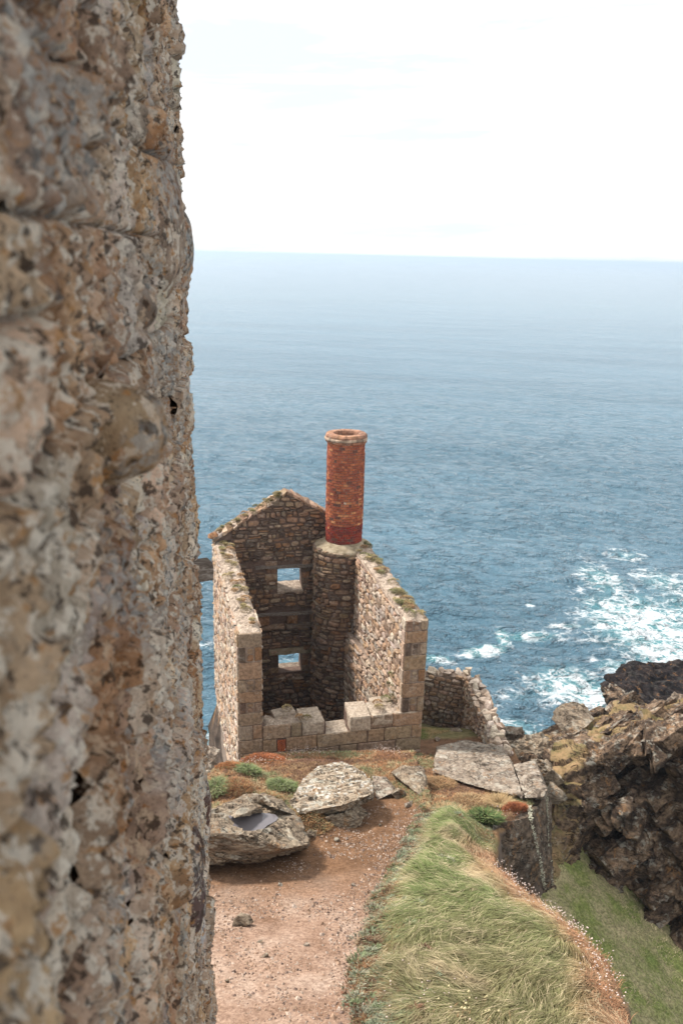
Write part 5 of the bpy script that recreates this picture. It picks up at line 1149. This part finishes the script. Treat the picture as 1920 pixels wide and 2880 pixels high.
# moss on the wall tops
mg = np.random.default_rng(91); Vs, Fs, Ts, k0 = [], [], [], 0
spots = [(mg.uniform(.1, .75), mg.uniform(.3, 10), .05, .22) for _ in range(26)] + [(mg.uniform(W_ - .75, W_ - .1), mg.uniform(.2, 9), .07, .28) for _ in range(34)] + [(u, v, -3.7, .2) for u, v in ((2.3, .15), (2.55, .1), (1.95, .95), (5.45, .35), (5.5, .7), (5.9, .9), (6.3, 1.0), (6.45, .8))] + [(mg.uniform(0, 3.2), VG + mg.uniform(.1, .6), None, .2) for _ in range(26)] + [(6.2, 1.1, -3.3, .3), (6.25, 1.3, -2.9, .22)]
for u, v, z, r_ in spots:
    if z is None: z = float(pz(u)) + .1
    n = 170; a = mg.uniform(0, 7, n); q = r_ * np.sqrt(mg.random(n)) * mg.uniform(.5, 1.3); sq = mg.uniform(.6, 1.6)
    A = np.stack([u + q * np.cos(a) * .8, v + q * np.sin(a) * sq, z - .03 + .10 * np.sqrt(np.clip(1 - (q / r_) ** 2, 0, 1))], 1); A[:, 0] = np.clip(A[:, 0], -.02, W_ + .02)
    B = Harr(A); lean = np.stack([np.cos(a), np.sin(a), 0 * a], 1); V, F_ = blades(B, lean, mg.uniform(.05, .12, n), mg.uniform(.02, .04, n), .5, mg)
    base = np.array([(.24, .19, .09), (.30, .23, .115), (.17, .16, .07), (.30, .18, .09)][mg.integers(4)])
    Vs.append(V); Fs.append(F_ + k0); Ts.append(np.repeat(base * mg.uniform(.6, 1.4, (n, 1)), 5, 0)); k0 += len(V)
obj('wall_moss', np.concatenate(Vs), np.concatenate(Fs), MAT['plant'], tint=np.concatenate(Ts), kind='stuff')

# ------------------------------------------------------------------ loose stones and gravel on the path
def loose(px, py, r3, mt, label, seed, n=12, amp=.03, tint=None):
    c = onplane(px, py); c[2] = gz(c[:2])[0] + r3[2] * .45
    V, N_, F2 = hullmesh(blob(c, r3, n, seed), .05); V = rough(V, N_, .014, .2, seed)
    solo('loose_stone', V, F2, mt, label, 'stone', 'loose stones on the dirt path', smooth=True, tint=tint, sharp=28)
RED = m_rock('red_slate', (.42, .23, .15), (.34, .17, .11), (.2, .10, .07), lich=.05)
loose(680, 2602, (.25, .17, .17), MAT['boulder'], 'dark angular stone lying alone on the left of the path', 3)
loose(985, 2828, (.20, .11, .05), RED, 'larger red flat stone fragment at the bottom of the path by the grass', 4)
loose(1010, 2806, (.13, .06, .04), RED, 'thin red flat fragment just right of the larger red one', 5)
loose(968, 2795, (.07, .05, .04), RED, 'small dark red chip above the red flat fragments', 6)
loose(792, 2490, (.11, .1, .06), MAT['slab'], 'pale grey stone half sunk in the middle of the path', 7)
loose(948, 2368, (.10, .08, .06), MAT['boulder'], 'purple grey stone on the dark soil below the white-lichened boulder', 8)
loose(1068, 2322, (.09, .08, .06), MAT['boulder'], 'small dark stone on the upper path', 9)
loose(730, 2653, (.09, .06, .04), MAT['boulder'], 'flat dark stone below the lone angular stone', 10)
loose(748, 2692, (.07, .06, .05), MAT['boulder'], 'small dark lump under the flat dark stone', 11)
loose(862, 2660, (.07, .06, .05), MAT['slab'], 'pale pinkish stone in the centre of the path', 12)
loose(992, 2492, (.08, .07, .05), MAT['slab'], 'pale stone among the gravel strip by the grass edge', 13)
loose(640, 2765, (.06, .05, .05), MAT['boulder'], 'small black stone at the lower left of the path', 14)
pth = PX([(560, 2990), (560, 2420), (870, 2330), (1040, 2270), (1180, 2240), (1215, 2290), (1140, 2420), (1080, 2500), (1030, 2620), (1000, 2760), (1060, 2990)])
P = in_poly(pth, 15000, rg); dens = fbm(np.stack([P[:, 0], P[:, 1], 0 * P[:, 0]], 1), .9, 3, 99) + 1.2 * sstep(.9, .1, np.abs(poly_sd(P, BANK))) - .2
P = P[dens + rg.normal(0, .25, len(P)) > -.05]; n = len(P); z = gz(P); r_ = np.exp(rg.normal(-4.1, .45, n))
S_ = ICO_V[None] * (rg.uniform(.6, 1.4, (n, 6, 1)) * r_[:, None, None]) * np.array([1, 1, .7]); a = rg.uniform(0, 7, n); cs, sn = np.cos(a)[:, None], np.sin(a)[:, None]
S_ = np.stack([S_[:, :, 0] * cs - S_[:, :, 1] * sn, S_[:, :, 0] * sn + S_[:, :, 1] * cs, S_[:, :, 2]], 2)
V = (np.concatenate([P, (z + r_ * .25)[:, None]], 1)[:, None, :] + S_).reshape(-1, 3)
pal = np.array([(.42, .32, .25), (.31, .20, .135), (.40, .31, .25), (.18, .125, .10), (.34, .23, .16)])
obj('gravel', V, (np.arange(n)[:, None, None] * 6 + np.array(ICO_F)[None]).reshape(-1, 3), MAT['pebble'], tint=np.repeat(pal[rg.integers(5, size=n)] * rg.uniform(.7, 1.2, (n, 1)), 6, 0), kind='stuff')

# ------------------------------------------------------------------ sea haze
hz = bpy.data.materials.new('sea_haze'); hz.use_nodes = True; hz.node_tree.nodes.clear()
ho_ = hz.node_tree.nodes.new('ShaderNodeOutputMaterial'); pv_ = hz.node_tree.nodes.new('ShaderNodeVolumePrincipled')
pv_.inputs['Color'].default_value = (.70, .85, 1., 1); pv_.inputs['Density'].default_value = .00030; pv_.inputs['Anisotropy'].default_value = .2
hz.node_tree.links.new(pv_.outputs[0], ho_.inputs['Volume'])
BX = 91000.; bv = np.array([(x, y, z) for x in (-BX, BX) for y in (-BX, BX) for z in (SEA_Z - 6, 6.)])
link('haze', mesh('haze', bv, orient(bv, [(0, 1, 3, 2), (4, 6, 7, 5), (0, 4, 5, 1), (2, 3, 7, 6), (0, 2, 6, 4), (1, 5, 7, 3)])), hz, None, 'stuff')
